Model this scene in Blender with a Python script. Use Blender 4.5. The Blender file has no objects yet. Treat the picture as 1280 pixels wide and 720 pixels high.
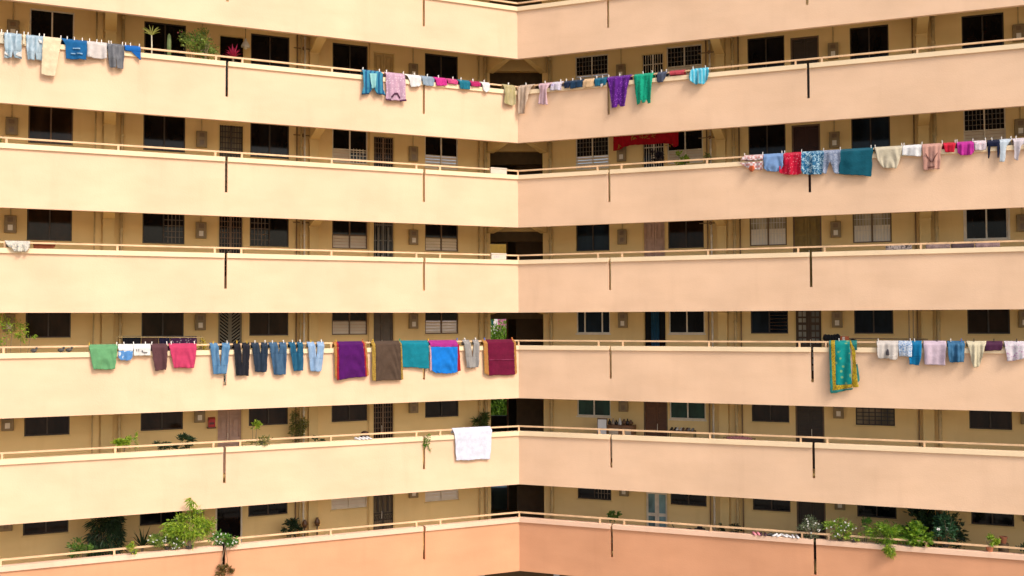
import bpy, bmesh, math, random
from mathutils import Vector, Matrix, noise
R = math.radians
rnd = random.Random(7)
sc = bpy.context.scene
COL = sc.collection

# ------------------------------------------------------------------ camera (solved from the photograph)
F = 1192.785; CAM = Vector((-0.10458, -30.21256, -0.2347))
YAW, PITCH, ROLL = -0.003234, 0.033511, -0.0036783
FWD = Vector((math.sin(YAW) * math.cos(PITCH), math.cos(YAW) * math.cos(PITCH), math.sin(PITCH)))
_r = Vector((math.cos(YAW), -math.sin(YAW), 0)); _u = _r.cross(FWD)
RGT = _r * math.cos(ROLL) + _u * math.sin(ROLL); UPV = -_r * math.sin(ROLL) + _u * math.cos(ROLL)
cd = bpy.data.cameras.new('camera'); cam = bpy.data.objects.new('camera', cd); COL.objects.link(cam)
M = Matrix((RGT, UPV, -FWD)).transposed().to_4x4(); M.translation = CAM
cam.matrix_world = M
cd.sensor_width = 36; cd.lens = 36 * F / 1280; cd.clip_end = 2000; cd.clip_start = 0.1
sc.camera = cam

# ------------------------------------------------------------------ the two wings: s along the wing, d into the building, z up
AL, AR, H, W = 0.415546, 0.357823, 2.7, 1.84366
DIR = {'L': Vector((-math.cos(AL), -math.sin(AL), 0)), 'R': Vector((math.cos(AR), -math.sin(AR), 0))}
NRM = {'L': Vector((-math.sin(AL), math.cos(AL), 0)), 'R': Vector((math.sin(AR), math.cos(AR), 0))}
TAN = math.tan((AL + AR) / 2)
ZUP = Vector((0, 0, 1))
SEND = 17.6

def z0(k): return -(k - 3) * H
def P(w, s, d, z):
    if s == 0: s = -d * TAN
    return DIR[w] * s + NRM[w] * d + ZUP * z
def ray(u, v): return FWD + RGT * ((u - 640) / F) - UPV * ((v - 360) / F)
def at(u, v, w, d):
    r = ray(u, v); n = NRM[w]
    t = ((n * d - CAM).dot(n)) / r.dot(n); p = CAM + r * t
    return p.dot(DIR[w]), p.z
def at_y(u, v, y):
    r = ray(u, v); t = (y - CAM.y) / r.y; return CAM + r * t
def wing(u): return 'L' if u < 648 else 'R'

# ------------------------------------------------------------------ mesh builder
class MB:
    def __init__(self): self.v = []; self.f = []
    def add(self, vs, fs):
        o = len(self.v); self.v += [Vector(p) for p in vs]; self.f += [[i + o for i in f] for f in fs]
    def hexa(self, c):
        self.add(c, [(0, 1, 2, 3), (7, 6, 5, 4), (0, 4, 5, 1), (1, 5, 6, 2), (2, 6, 7, 3), (3, 7, 4, 0)])
    def box(self, w, s0, s1, d0, d1, a, b):
        self.hexa([P(w, s, d, z) for z in (a, b) for s, d in ((s0, d0), (s1, d0), (s1, d1), (s0, d1))])
    def wbox(self, x0, x1, y0, y1, a, b):
        self.hexa([(x, y, z) for z in (a, b) for x, y in ((x0, y0), (x1, y0), (x1, y1), (x0, y1))])
    def prism(self, w, poly, d0, d1):
        n = len(poly)
        self.add([P(w, s, d0, z) for s, z in poly] + [P(w, s, d1, z) for s, z in poly],
                 [list(range(n)), list(range(2 * n - 1, n - 1, -1))] + [(i, n + i, n + (i + 1) % n, (i + 1) % n) for i in range(n)])
    def prism_s(self, w, poly, s0, s1):
        n = len(poly)
        self.add([P(w, s0, d, z) for d, z in poly] + [P(w, s1, d, z) for d, z in poly],
                 [list(range(n)), list(range(2 * n - 1, n - 1, -1))] + [(i, n + i, n + (i + 1) % n, (i + 1) % n) for i in range(n)])
    def poly_z(self, pts, a, b):
        n = len(pts)
        self.add([(x, y, a) for x, y in pts] + [(x, y, b) for x, y in pts],
                 [list(range(n)), list(range(2 * n - 1, n - 1, -1))] + [(i, n + i, n + (i + 1) % n, (i + 1) % n) for i in range(n)])
    def tube(self, pts, r, n=8, r1=None, cap=True):
        pts = [Vector(p) for p in pts]; rings = []
        for i, p in enumerate(pts):
            t = (pts[min(i + 1, len(pts) - 1)] - pts[max(i - 1, 0)]).normalized()
            a = t.cross(Vector((0.31, 0.17, 0.93)) if abs(t.z) < 0.9 else Vector((1, 0.2, 0))).normalized(); b = t.cross(a)
            rr = r if r1 is None else r + (r1 - r) * i / (len(pts) - 1)
            rings.append([p + a * rr * math.cos(2 * math.pi * j / n) + b * rr * math.sin(2 * math.pi * j / n) for j in range(n)])
        vs = [q for g in rings for q in g]; fs = []
        for i in range(len(pts) - 1):
            for j in range(n):
                fs.append((i * n + j, i * n + (j + 1) % n, (i + 1) * n + (j + 1) % n, (i + 1) * n + j))
        if cap: fs += [list(range(n))[::-1], [len(vs) - n + j for j in range(n)]]
        self.add(vs, fs)
    def lathe(self, c, prof, n=14):
        c = Vector(c); vs = []; fs = []
        for r, z in prof:
            vs += [c + Vector((r * math.cos(2 * math.pi * j / n), r * math.sin(2 * math.pi * j / n), z)) for j in range(n)]
        for i in range(len(prof) - 1):
            for j in range(n):
                fs.append((i * n + j, i * n + (j + 1) % n, (i + 1) * n + (j + 1) % n, (i + 1) * n + j))
        fs += [list(range(n))[::-1], [len(vs) - n + j for j in range(n)]]
        self.add(vs, fs)
    def ball(self, c, rx, ry, rz, n=10, m=6, jit=0):
        c = Vector(c); prof = []; vs = []; fs = []
        for i in range(m + 1):
            th = math.pi * i / m
            for j in range(n):
                ph = 2 * math.pi * j / n; q = 1 + rnd.uniform(-jit, jit)
                vs.append(c + Vector((rx * q * math.sin(th) * math.cos(ph), ry * q * math.sin(th) * math.sin(ph), -rz * math.cos(th))))
        for i in range(m):
            for j in range(n):
                fs.append((i * n + j, i * n + (j + 1) % n, (i + 1) * n + (j + 1) % n, (i + 1) * n + j))
        self.add(vs, fs)
    def build(self, name, mat, parent=None, fix=True, smooth=False, bevel=0, origin=None):
        me = bpy.data.meshes.new(name)
        if origin is None:
            if parent is not None: origin = WPOS[parent]
            else:
                xs = [p.x for p in self.v]; ys = [p.y for p in self.v]; zs = [p.z for p in self.v]
                origin = Vector(((min(xs) + max(xs)) / 2, (min(ys) + max(ys)) / 2, min(zs)))
        origin = Vector(origin)
        me.from_pydata([p - origin for p in self.v], [], self.f)
        if fix:
            bm = bmesh.new(); bm.from_mesh(me)
            bmesh.ops.recalc_face_normals(bm, faces=bm.faces); bm.to_mesh(me); bm.free()
        if smooth:
            for p in me.polygons: p.use_smooth = True
        me.materials.append(mat)
        o = bpy.data.objects.new(name, me); COL.objects.link(o)
        o.location = origin
        if parent is not None:
            o.parent = parent; o.location = origin - WPOS[parent]
        WPOS[o] = origin
        if bevel:
            b = o.modifiers.new('bevel', 'BEVEL'); b.width = bevel; b.segments = 2; b.limit_method = 'ANGLE'
        return o
WPOS = {}
def tag(o, label=None, cat=None, group=None, kind=None):
    for k, x in (('label', label), ('category', cat), ('group', group), ('kind', kind)):
        if x: o[k] = x
    return o
def thing(name, loc, label, cat, group=None):
    o = bpy.data.objects.new(name, None); COL.objects.link(o); o.location = loc; WPOS[o] = Vector(loc)
    o.empty_display_size = 0.2
    return tag(o, label, cat, group)

# ------------------------------------------------------------------ materials
MATS = {}
def nodes(name):
    m = bpy.data.materials.new(name); m.use_nodes = True; n = m.node_tree.nodes; l = m.node_tree.links
    return m, n, l, n['Principled BSDF']
def ramp(n, a, b, c0, c1):
    r = n.new('ShaderNodeValToRGB'); r.color_ramp.elements[0].position = a; r.color_ramp.elements[1].position = b
    r.color_ramp.elements[0].color = c0; r.color_ramp.elements[1].color = c1; return r
def c4(c, k=1): return (c[0] * k, c[1] * k, c[2] * k, 1)
def plaster(name, c, var=0.085, bump=0.25, stain=0.25):
    """painted render: broad mottling, fine grain, vertical runs below edges, hairline trowel marks"""
    m, n, l, b = nodes(name)
    g = n.new('ShaderNodeNewGeometry')
    big = n.new('ShaderNodeTexNoise'); big.inputs['Scale'].default_value = 0.55; big.inputs['Detail'].default_value = 5
    l.new(g.outputs['Position'], big.inputs['Vector'])
    mp = n.new('ShaderNodeMapping'); mp.inputs['Scale'].default_value = (1.5, 1.5, 0.22); l.new(g.outputs['Position'], mp.inputs['Vector'])
    st = n.new('ShaderNodeTexNoise'); st.inputs['Scale'].default_value = 1.7; st.inputs['Detail'].default_value = 3; st.inputs['Roughness'].default_value = 0.5
    l.new(mp.outputs[0], st.inputs['Vector'])
    hp = n.new('ShaderNodeMapping'); hp.inputs['Scale'].default_value = (0.7, 0.7, 1.9); l.new(g.outputs['Position'], hp.inputs['Vector'])
    ht = n.new('ShaderNodeTexNoise'); ht.inputs['Scale'].default_value = 1.3; ht.inputs['Detail'].default_value = 6; l.new(hp.outputs[0], ht.inputs['Vector'])
    r1 = ramp(n, 0.3, 0.72, c4(c, 1 - var), c4(c, 1 + var * 0.6)); l.new(big.outputs['Fac'], r1.inputs['Fac'])
    r2 = ramp(n, 0.55, 0.82, (1, 1, 1, 1), (1 - stain * .75, 1 - stain * .9, 1 - stain, 1)); l.new(st.outputs['Fac'], r2.inputs['Fac'])
    r3 = ramp(n, 0.40, 0.66, (1, 1, 1, 1), (0.955, 0.945, 0.93, 1)); l.new(ht.outputs['Fac'], r3.inputs['Fac'])
    mx = n.new('ShaderNodeMix'); mx.data_type = 'RGBA'; mx.blend_type = 'MULTIPLY'; mx.inputs[0].default_value = 0.55
    l.new(r1.outputs[0], mx.inputs[6]); l.new(r2.outputs[0], mx.inputs[7])
    m2 = n.new('ShaderNodeMix'); m2.data_type = 'RGBA'; m2.blend_type = 'MULTIPLY'; m2.inputs[0].default_value = 1
    l.new(mx.outputs[2], m2.inputs[6]); l.new(r3.outputs[0], m2.inputs[7])
    l.new(m2.outputs[2], b.inputs['Base Color'])
    b.inputs['Roughness'].default_value = 0.85; b.inputs['Specular IOR Level'].default_value = 0.2
    fi = n.new('ShaderNodeTexNoise'); fi.inputs['Scale'].default_value = 28; fi.inputs['Detail'].default_value = 3; l.new(g.outputs['Position'], fi.inputs['Vector'])
    ad = n.new('ShaderNodeMath'); ad.operation = 'ADD'; l.new(fi.outputs['Fac'], ad.inputs[0]); l.new(big.outputs['Fac'], ad.inputs[1])
    bp = n.new('ShaderNodeBump'); bp.inputs['Strength'].default_value = bump; bp.inputs['Distance'].default_value = 0.015
    l.new(ad.outputs[0], bp.inputs['Height']); l.new(bp.outputs[0], b.inputs['Normal'])
    return m
def plain(name, c, rough=0.6, var=0.12, scale=6, spec=0.4, metal=0):
    if name in MATS: return MATS[name]
    m, n, l, b = nodes(name)
    t = n.new('ShaderNodeTexNoise'); t.inputs['Scale'].default_value = scale; t.inputs['Detail'].default_value = 4
    tc = n.new('ShaderNodeTexCoord'); l.new(tc.outputs['Object'], t.inputs['Vector'])
    r = ramp(n, 0.3, 0.7, c4(c, 1 - var), c4(c, 1 + var)); l.new(t.outputs['Fac'], r.inputs['Fac'])
    l.new(r.outputs[0], b.inputs['Base Color'])
    b.inputs['Roughness'].default_value = rough; b.inputs['Specular IOR Level'].default_value = spec; b.inputs['Metallic'].default_value = metal
    MATS[name] = m; return m
def fabric(name, c, pat=None, c2=(1, 1, 1), scale=30, amt=0.5):
    m, n, l, b = nodes(name); c = [x * .72 for x in c]; c2 = [x * .72 for x in c2]
    tc = n.new('ShaderNodeTexCoord')
    t = n.new('ShaderNodeTexNoise'); t.inputs['Scale'].default_value = 7; t.inputs['Detail'].default_value = 6; l.new(tc.outputs['Object'], t.inputs['Vector'])
    r = ramp(n, 0.3, 0.7, c4(c, 0.86), c4(c, 1.12)); l.new(t.outputs['Fac'], r.inputs['Fac'])
    out = r.outputs[0]
    def over(fac, out):
        mx = n.new('ShaderNodeMix'); mx.data_type = 'RGBA'; l.new(fac, mx.inputs[0]); l.new(out, mx.inputs[6]); mx.inputs[7].default_value = c4(c2)
        return mx.outputs[2]
    if pat == 'floral':
        v = n.new('ShaderNodeTexNoise'); v.inputs['Scale'].default_value = scale; v.inputs['Detail'].default_value = 2; v.inputs['Distortion'].default_value = 1.5
        l.new(tc.outputs['Object'], v.inputs['Vector']); q = ramp(n, 0.52 + (0.5 - amt) * .4, 0.56 + (0.5 - amt) * .4, (0, 0, 0, 1), (1, 1, 1, 1)); l.new(v.outputs['Fac'], q.inputs['Fac']); out = over(q.outputs[0], out)
    elif pat == 'dots':
        v = n.new('ShaderNodeTexVoronoi'); v.inputs['Scale'].default_value = scale; l.new(tc.outputs['Object'], v.inputs['Vector'])
        q = ramp(n, 0.22, 0.3, (1, 1, 1, 1), (0, 0, 0, 1)); l.new(v.outputs['Distance'], q.inputs['Fac']); out = over(q.outputs[0], out)
    elif pat == 'check':
        v = n.new('ShaderNodeTexChecker'); v.inputs['Scale'].default_value = scale; l.new(tc.outputs['Object'], v.inputs['Vector']); out = over(v.outputs['Fac'], out)
    elif pat in ('vstripe', 'hstripe'):
        v = n.new('ShaderNodeTexWave'); v.inputs['Scale'].default_value = scale; v.bands_direction = 'X' if pat == 'vstripe' else 'Z'
        v.inputs['Distortion'].default_value = 0.6; l.new(tc.outputs['Object'], v.inputs['Vector'])
        q = ramp(n, 0.6, 0.75, (0, 0, 0, 1), (1, 1, 1, 1)); l.new(v.outputs['Fac'], q.inputs['Fac']); out = over(q.outputs[0], out)
    elif pat == 'denim':
        mp = n.new('ShaderNodeMapping'); mp.inputs['Scale'].default_value = (9, 9, 2.2); l.new(tc.outputs['Object'], mp.inputs['Vector'])
        v = n.new('ShaderNodeTexNoise'); v.inputs['Scale'].default_value = 1.5; v.inputs['Detail'].default_value = 5; l.new(mp.outputs[0], v.inputs['Vector'])
        q = ramp(n, 0.42, 0.72, (0, 0, 0, 1), (amt, amt, amt, 1)); l.new(v.outputs['Fac'], q.inputs['Fac']); out = over(q.outputs[0], out)
    l.new(out, b.inputs['Base Color']); b.inputs['Roughness'].default_value = 0.9; b.inputs['Specular IOR Level'].default_value = 0.12
    b.inputs['Sheen Weight'].default_value = 0.08
    w = n.new('ShaderNodeTexNoise'); w.inputs['Scale'].default_value = 22; w.inputs['Detail'].default_value = 4; l.new(tc.outputs['Object'], w.inputs['Vector'])
    bp = n.new('ShaderNodeBump'); bp.inputs['Strength'].default_value = 0.35; bp.inputs['Distance'].default_value = 0.02
    l.new(w.outputs['Fac'], bp.inputs['Height']); l.new(bp.outputs[0], b.inputs['Normal'])
    return m
def leafmat(name, c, c2):
    if name in MATS: return MATS[name]
    m, n, l, b = nodes(name)
    g = n.new('ShaderNodeNewGeometry'); t = n.new('ShaderNodeTexNoise'); t.inputs['Scale'].default_value = 9; t.inputs['Detail'].default_value = 2
    l.new(g.outputs['Position'], t.inputs['Vector'])
    r = ramp(n, 0.36, 0.64, c4(c), c4(c2)); l.new(t.outputs['Fac'], r.inputs['Fac'])
    l.new(r.outputs[0], b.inputs['Base Color']); b.inputs['Roughness'].default_value = 0.5
    tr = n.new('ShaderNodeBsdfTranslucent'); l.new(r.outputs[0], tr.inputs['Color'])
    mx = n.new('ShaderNodeMixShader'); mx.inputs[0].default_value = 0.3; l.new(b.outputs[0], mx.inputs[1]); l.new(tr.outputs[0], mx.inputs[2])
    l.new(mx.outputs[0], n['Material Output'].inputs['Surface'])
    MATS[name] = m; return m
def glass(name, c, rough=0.08):
    if name in MATS: return MATS[name]
    m, n, l, b = nodes(name)
    g = n.new('ShaderNodeNewGeometry'); mp = n.new('ShaderNodeMapping'); mp.inputs['Scale'].default_value = (1.3, 1.3, 0.5); l.new(g.outputs['Position'], mp.inputs['Vector'])
    t = n.new('ShaderNodeTexNoise'); t.inputs['Scale'].default_value = 1.6; t.inputs['Detail'].default_value = 3; l.new(mp.outputs[0], t.inputs['Vector'])
    r = ramp(n, 0.4, 0.68, c4(c, 0.6), c4(c, 1.7)); l.new(t.outputs['Fac'], r.inputs['Fac']); l.new(r.outputs[0], b.inputs['Base Color'])
    b.inputs['Roughness'].default_value = rough; b.inputs['IOR'].default_value = 1.33; b.inputs['Specular IOR Level'].default_value = 0.35
    return m if MATS.setdefault(name, m) else m

PARA = plaster('parapet paint', (0.73, 0.495, 0.325), stain=0.12)
PARA6 = plaster('orange parapet paint', (0.62, 0.31, 0.17), stain=0.14)
COPE = plaster('coping paint', (0.80, 0.62, 0.40), stain=0.12)
COPE6 = plaster('pink coping paint', (0.76, 0.51, 0.36), stain=0.22)
WALL = plaster('corridor wall paint', (0.86, 0.635, 0.29), var=0.06, stain=0.18)
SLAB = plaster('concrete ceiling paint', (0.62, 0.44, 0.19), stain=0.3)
COLM = plaster('column paint', (0.78, 0.58, 0.26), stain=0.2)
RAIL = plain('rail paint', (0.66, 0.43, 0.24), 0.55, 0.18, 3)
PIPE = plain('pipe paint', (0.56, 0.42, 0.20), 0.5)
PIPED = plain('brown pipe', (0.25, 0.16, 0.08), 0.5)
METER = plain('meter grey', (0.27, 0.195, 0.095), 0.5)
DIAL = plain('dial white', (0.75, 0.68, 0.55), 0.3)
DIALD = plain('dial brown', (0.20, 0.13, 0.07), 0.3)
LOBBY = plain('unlit lobby brown', (0.20, 0.135, 0.065), 0.8)  # brown paints in the shade of the unlit lobby
LIFT = plain('unlit wall brown', (0.11, 0.068, 0.035), 0.8)  # shade of the lobby recess and ground storey put into the colour
G_BLACK = glass('black glass', (0.006, 0.006, 0.007))
G_BROWN = glass('brown glass', (0.022, 0.012, 0.007))
G_BLUE = glass('blue black glass', (0.008, 0.014, 0.022))
G_GREEN = glass('green glass', (0.012, 0.045, 0.030))
FROST = plain('frosted louvre glass', (0.70, 0.60, 0.46), 0.35, 0.06, 3)
G_CURT = glass('curtained glass', (0.55, 0.48, 0.33), 0.35)
FR_DARK = plain('dark frame', (0.05, 0.035, 0.022), 0.5)
FR_BROWN = plain('brown frame', (0.16, 0.10, 0.055), 0.5)
FR_ALU = plain('aluminium frame', (0.74, 0.66, 0.52), 0.4)
FR_WHITE = plain('white frame', (0.76, 0.70, 0.58), 0.4)
BLACKM = plain('black metal', (0.02, 0.018, 0.016), 0.5)
WHITEP = plain('white paint', (0.66, 0.64, 0.60), 0.5, 0.05)
POLE = plain('bamboo pole', (0.45, 0.32, 0.13), 0.5)
TERRA = plain('terracotta', (0.42, 0.15, 0.07), 0.8)
SOILPOT = plain('dark plastic pot', (0.05, 0.045, 0.04), 0.5)
BARK = plain('bark', (0.22, 0.16, 0.10), 0.9)
WOODM = plain('brown wood', (0.20, 0.095, 0.04), 0.5)

# ------------------------------------------------------------------ the apartment building
bld = thing('apartment_building', (0, 0, z0(6) - 4.0), 'long cream and peach apartment block of open corridor floors folding back at an inner corner', 'building')
SLOTS = {'L': (3.14, 8.95), 'R': (2.985, 8.865)}
ZG = z0(6) - 4.0
# parapets: one beam and wall per floor and wing, notched by the open joint slots; coping and railing
for w in 'LR':
    for k in range(-1, 7):
        z = z0(k); pm, cm = (PARA6, COPE6) if k == 6 else (PARA, COPE)
        poly = [(0, z), (SEND, z), (SEND, z + 1.53)]
        for s in reversed(SLOTS[w]):
            poly += [(s + .036, z + 1.53), (s + .036, z + .67), (s - .036, z + .67), (s - .036, z + 1.53)]
        poly += [(0, z + 1.53)]
        m = MB(); m.prism(w, poly, 0, .13)
        pa = m.build('parapet', pm, bld)
        if k == 6: pa['label'] = 'orange lowest parapet wall'
        m = MB(); e = [0, SLOTS[w][0] - .036, SLOTS[w][0] + .036, SLOTS[w][1] - .036, SLOTS[w][1] + .036, SEND]
        for a, b in ((e[0], e[1]), (e[2], e[3]), (e[4], e[5])): m.box(w, a, b, -.052, .17, z + 1.53, z + 1.66)
        cp = m.build('coping', cm, pa)
        m = MB(); m.box(w, 0, SEND, 0.045, .095, z + 1.79, z + 1.836)
        posts = (2.6, 3.36, 5.96, 8.52, 9.24, 11.75, 14.42)
        if k < 1:
            for s in posts: m.box(w, s - .025, s + .025, .046, .094, z + 1.66, z + 1.79)
        ra = m.build('railing', RAIL, bld)
        if k >= 1:
            for s in posts:
                m = MB(); m.box(w, s - .027, s + .027, .046, .094, z + 1.66, z + 1.79); m.build('post', RAIL, ra)
            if w == 'L':
                m = MB(); m.tube([P(w, 0, .07, z + 1.66), P(w, 0, .07, z + 1.785)], .03, 8); m.build('post', RAIL, ra)
        # floor slab
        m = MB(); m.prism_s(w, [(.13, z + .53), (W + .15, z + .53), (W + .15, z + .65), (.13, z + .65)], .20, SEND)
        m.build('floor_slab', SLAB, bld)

PL = P('L', .2, W, 0); PR = P('R', .24, W, 0)
YB = 6.5
for k in range(-1, 8):
    z = z0(k) if k < 7 else z0(6) - 4.65
    # corner slab piece + lobby floor as one sheet
    if k < 7:
        a = P('L', .2, .13, 0); b = P('R', .20, .13, 0); c = Vector((0, .14, 0))
        q = [(c.x, c.y), (a.x, a.y), (PL.x, PL.y), (-1.25, YB), (1.25, YB), (PR.x, PR.y), (b.x, b.y)]
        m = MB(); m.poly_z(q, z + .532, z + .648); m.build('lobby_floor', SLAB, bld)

def wall_grid(w, k, holes, s0=.2, dz=(.65, 3.23)):
    z = z0(k)
    S = sorted({s0, SEND} | {h[0] for h in holes} | {h[1] for h in holes}); Zs = sorted({dz[0], dz[1]} | {h[2] for h in holes} | {h[3] for h in holes})
    solid = lambda i, j: 0 <= i < len(S) - 1 and 0 <= j < len(Zs) - 1 and not any(h[0] <= (S[i] + S[i + 1]) / 2 <= h[1] and h[2] <= (Zs[j] + Zs[j + 1]) / 2 <= h[3] for h in holes)
    m = MB(); D0, D1 = W, W + .16
    for i in range(len(S) - 1):
        for j in range(len(Zs) - 1):
            if not solid(i, j): continue
            a, b, c, d = S[i], S[i + 1], Zs[j] + z, Zs[j + 1] + z
            q = lambda s, dd, zz: P(w, s, dd, zz)
            m.add([q(a, D0, c), q(b, D0, c), q(b, D0, d), q(a, D0, d)], [(0, 1, 2, 3)])
            m.add([q(a, D1, c), q(b, D1, c), q(b, D1, d), q(a, D1, d)], [(0, 1, 2, 3)])
            for (ii, jj, e) in ((i - 1, j, ((a, c), (a, d))), (i + 1, j, ((b, c), (b, d))), (i, j - 1, ((a, c), (b, c))), (i, j + 1, ((a, d), (b, d)))):
                if not solid(ii, jj):
                    (s1, y1), (s2, y2) = e
                    m.add([q(s1, D0, y1), q(s2, D0, y2), q(s2, D1, y2), q(s1, D1, y1)], [(0, 1, 2, 3)])
    return m

WIN = {'L': {'A': (1.34, 2.49), 'B': (4.40, 5.53), 'C': (6.87, 8.03), 'E': (9.90, 11.05), 'F': (12.90, 14.03)},
       'R': {'A': (1.36, 2.49), 'B': (4.42, 5.55), 'C': (6.96, 8.07), 'E': (9.97, 11.05), 'F': (13.02, 14.11)}}
DOOR = {'L': {'D1': (3.50, 4.24), 'D2': (8.20, 8.97)}, 'R': {'D1': (3.58, 4.35), 'D2': (8.25, 9.08)}}
# style per floor: window = (pane glass, frame, extras)
STY = {
 ('L', 1): dict(F='white', E='black', C='black', B='black', A='black', D1='carved', D2='open'),
 ('L', 2): dict(F='brownmull', E='black', C='black', B='halfgrille', A='half', D1='darkgrille', D2='gridlight'),
 ('L', 3): dict(F='brown', E='grilleright', C='grilleleft', B='half2', A='half2', D1='ornate', D2='darkgrille'),
 ('L', 4): dict(F='brown', E='brown', C='brown', B='half2', A='half2', D1='plaingrey', D2='chevron'),
 ('L', 5): dict(F='brown', E='brown', C='brown', B='brown', A='brown', D1='darkgrille', D2='pink'),
 ('L', 6): dict(F='brown', E='black', C='black', B='louvre', A='louvre', D1='brownornate', D2='open'),
 ('R', 1): dict(A='halfg', B='halfg', C='black', E='black', F='black', D1='whitebars', D2='dark'),
 ('R', 2): dict(A='halfg', B='half', C='black', E='blue', F='halfg', D1='whitebars', D2='redbrown'),
 ('R', 3): dict(A='blue', B='brown', C='curtain', E='curtain', F='white2', D1='pink', D2='olive'),
 ('R', 4): dict(A='triple', B='white', C='louvredark', E='blue', F='brown', D1='bluecurtain', D2='glassgrid'),
 ('R', 5): dict(A='green', B='green', C='brown', E='litgrille', F='brown', D1='screen', D2='slatdark'),
 ('R', 6): dict(A='grilleright', B='black', C='black', E='black', F='black', D1='glassblue', D2='dark'),
}
def grille(w, z, s0, s1, a, b, d, nv, nh, mat, parent, t=.009):
    m = MB()
    for i in range(1, nv):
        s = s0 + (s1 - s0) * i / nv; m.box(w, s - t, s + t, d, d + .012, z + a, z + b)
    for i in range(1, nh):
        q = a + (b - a) * i / nh; m.box(w, s0, s1, d + .013, d + .024, z + q - t, z + q + t)
    m.build('grille', mat, parent)
def window(w, k, s0, s1, sty):
    z = z0(k); a, b = 2.02, 3.10; d = W + .035; t = .035
    fm = {'white': FR_ALU, 'white2': FR_WHITE, 'half': FR_ALU, 'halfg': FR_ALU, 'half2': FR_BROWN, 'halfgrille': FR_ALU, 'curtain': FR_BROWN, 'triple': FR_WHITE, 'green': FR_WHITE, 'louvre': FR_ALU, 'brownmull': FR_BROWN}.get(sty, FR_DARK)
    gm = {'brown': G_BROWN, 'brownmull': G_BROWN, 'blue': G_BLUE, 'triple': G_BLUE, 'green': G_GREEN, 'curtain': G_CURT, 'litgrille': glass('pale room glass', (0.16, 0.12, 0.07)), 'louvredark': G_BLUE}.get(sty, G_BLACK)
    m = MB()   # casing lip round the opening
    m.box(w, s0, s1, d, d + .07, z + a, z + a + t); m.box(w, s0, s1, d, d + .07, z + b - t, z + b)
    m.box(w, s0, s0 + t, d, d + .07, z + a + t, z + b - t); m.box(w, s1 - t, s1, d, d + .07, z + a + t, z + b - t)
    cuts = [.5]
    if sty == 'triple': cuts = [.24, .76]
    for c in cuts:
        s = s0 + (s1 - s0) * c; m.box(w, s - .02, s + .02, d - .004, d + .066, z + a + t, z + b - t)
    half = sty in ('half', 'half2', 'halfg', 'halfgrille')
    if half: m.box(w, s0 + t, s1 - t, d + .01, d + .06, z + 2.44, z + 2.47)
    if sty == 'green': m.box(w, s0 + t, s1 - t, d + .002, d + .062, z + 2.56, z + 2.62)
    win = m.build('window', fm, bld)
    e = [s0 + t] + [s0 + (s1 - s0) * c for c in cuts] + [s1 - t]
    for i in range(len(e) - 1):
        p0 = e[i] + (.02 if i else 0); p1 = e[i + 1] - (.02 if i < len(e) - 2 else 0)
        lo = a + t
        if half and not (sty == 'halfgrille' and i == (0 if w == 'L' else 1)): lo = 2.47
        off = .0 if i % 2 == 0 else .012
        if sty in ('louvre',): lo = 3.0
        if sty == 'louvredark' and i == 1: lo = 2.9
        mm = MB(); mm.box(w, p0, p1, d + .03 + off, d + .036 + off, z + lo, z + b - t); mm.build('pane', gm, win)
        if lo > a + t:
            mm = MB(); nb = max(3, round((lo - a - t) / .11)); hh = (lo - .03 - a - t) / nb if half else (lo - a - t) / nb
            for j in range(nb):
                q = z + a + t + j * hh
                mm.hexa([P(w, s, dd, zz) for s, dd, zz in ((p0, d + .028, q), (p1, d + .028, q), (p1, d + .034, q), (p0, d + .034, q),
                        (p0, d + .046, q + hh * .9), (p1, d + .046, q + hh * .9), (p1, d + .052, q + hh * .9), (p0, d + .052, q + hh * .9))])
            mm.build('louvre', FROST if sty != 'louvredark' else G_BLUE, win)
    mid = (s0 + s1) / 2; L0, L1 = s0 + t, s1 - t
    if sty == 'halfg': grille(w, z, L0, L1, 2.47, b - t, d + .008, 10, 4, plain('grey bar', (0.16, 0.14, 0.11)), win)
    if sty == 'halfgrille':
        x = (L0, mid - .02) if w == 'L' else (mid + .02, L1); grille(w, z, x[0], x[1], a + t, 2.5, d + .008, 5, 4, FR_ALU, win)
    if sty in ('grilleright', 'grilleleft'):
        right = sty == 'grilleright'
        x = (L0, mid - .02) if (w == 'L') == right else (mid + .02, L1)
        grille(w, z, x[0], x[1], a + t, b - t, d + .008, 5, 6, plain('bronze bar', (0.20, 0.16, 0.12)), win)
    if sty == 'curtain':
        for p0, p1 in ((L0 + .01, mid - .03), (mid + .03, L1 - .01)):
            mm = MB(); nn = 14
            for i in range(nn):
                x0 = p0 + (p1 - p0) * i / nn; x1 = p0 + (p1 - p0) * (i + 1) / nn; g = lambda x: d + .022 + .005 * math.sin(x * 60)
                mm.hexa([P(w, q_, dd, zz) for zz in (z + 2.06, z + 2.54) for q_, dd in ((x0, g(x0)), (x1, g(x1)), (x1, g(x1) + .002), (x0, g(x0) + .002))])
            mm.build('curtain', plain('net curtain', (0.80, 0.74, 0.62), .9, .05), win)
    if sty == 'curtain': grille(w, z, L0, L1, a + t, b - t, d + .006, 12, 3, WHITEP, win, .007)
    if sty == 'litgrille': grille(w, z, L0, L1, a + t, b - t, d + .006, 6, 9, BLACKM, win, .011)
    if sty == 'white2':
        mm = MB(); o = .05
        mm.box(w, s0 - o, s1 + o, W - .015, W + .03, z + a - o, z + a); mm.box(w, s0 - o, s0, W - .015, W + .03, z + a, z + b); mm.box(w, s1, s1 + o, W - .015, W + .03, z + a, z + b)
        mm.build('architrave', FR_WHITE, win)
    mm = MB(); mm.box(w, s0 - .03, s1 + .03, W - .03, W + .034, z + a - .045, z + a - .003); mm.build('sill', COLM if sty not in ('white2', 'triple', 'green', 'white') else FR_ALU, win)

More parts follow.
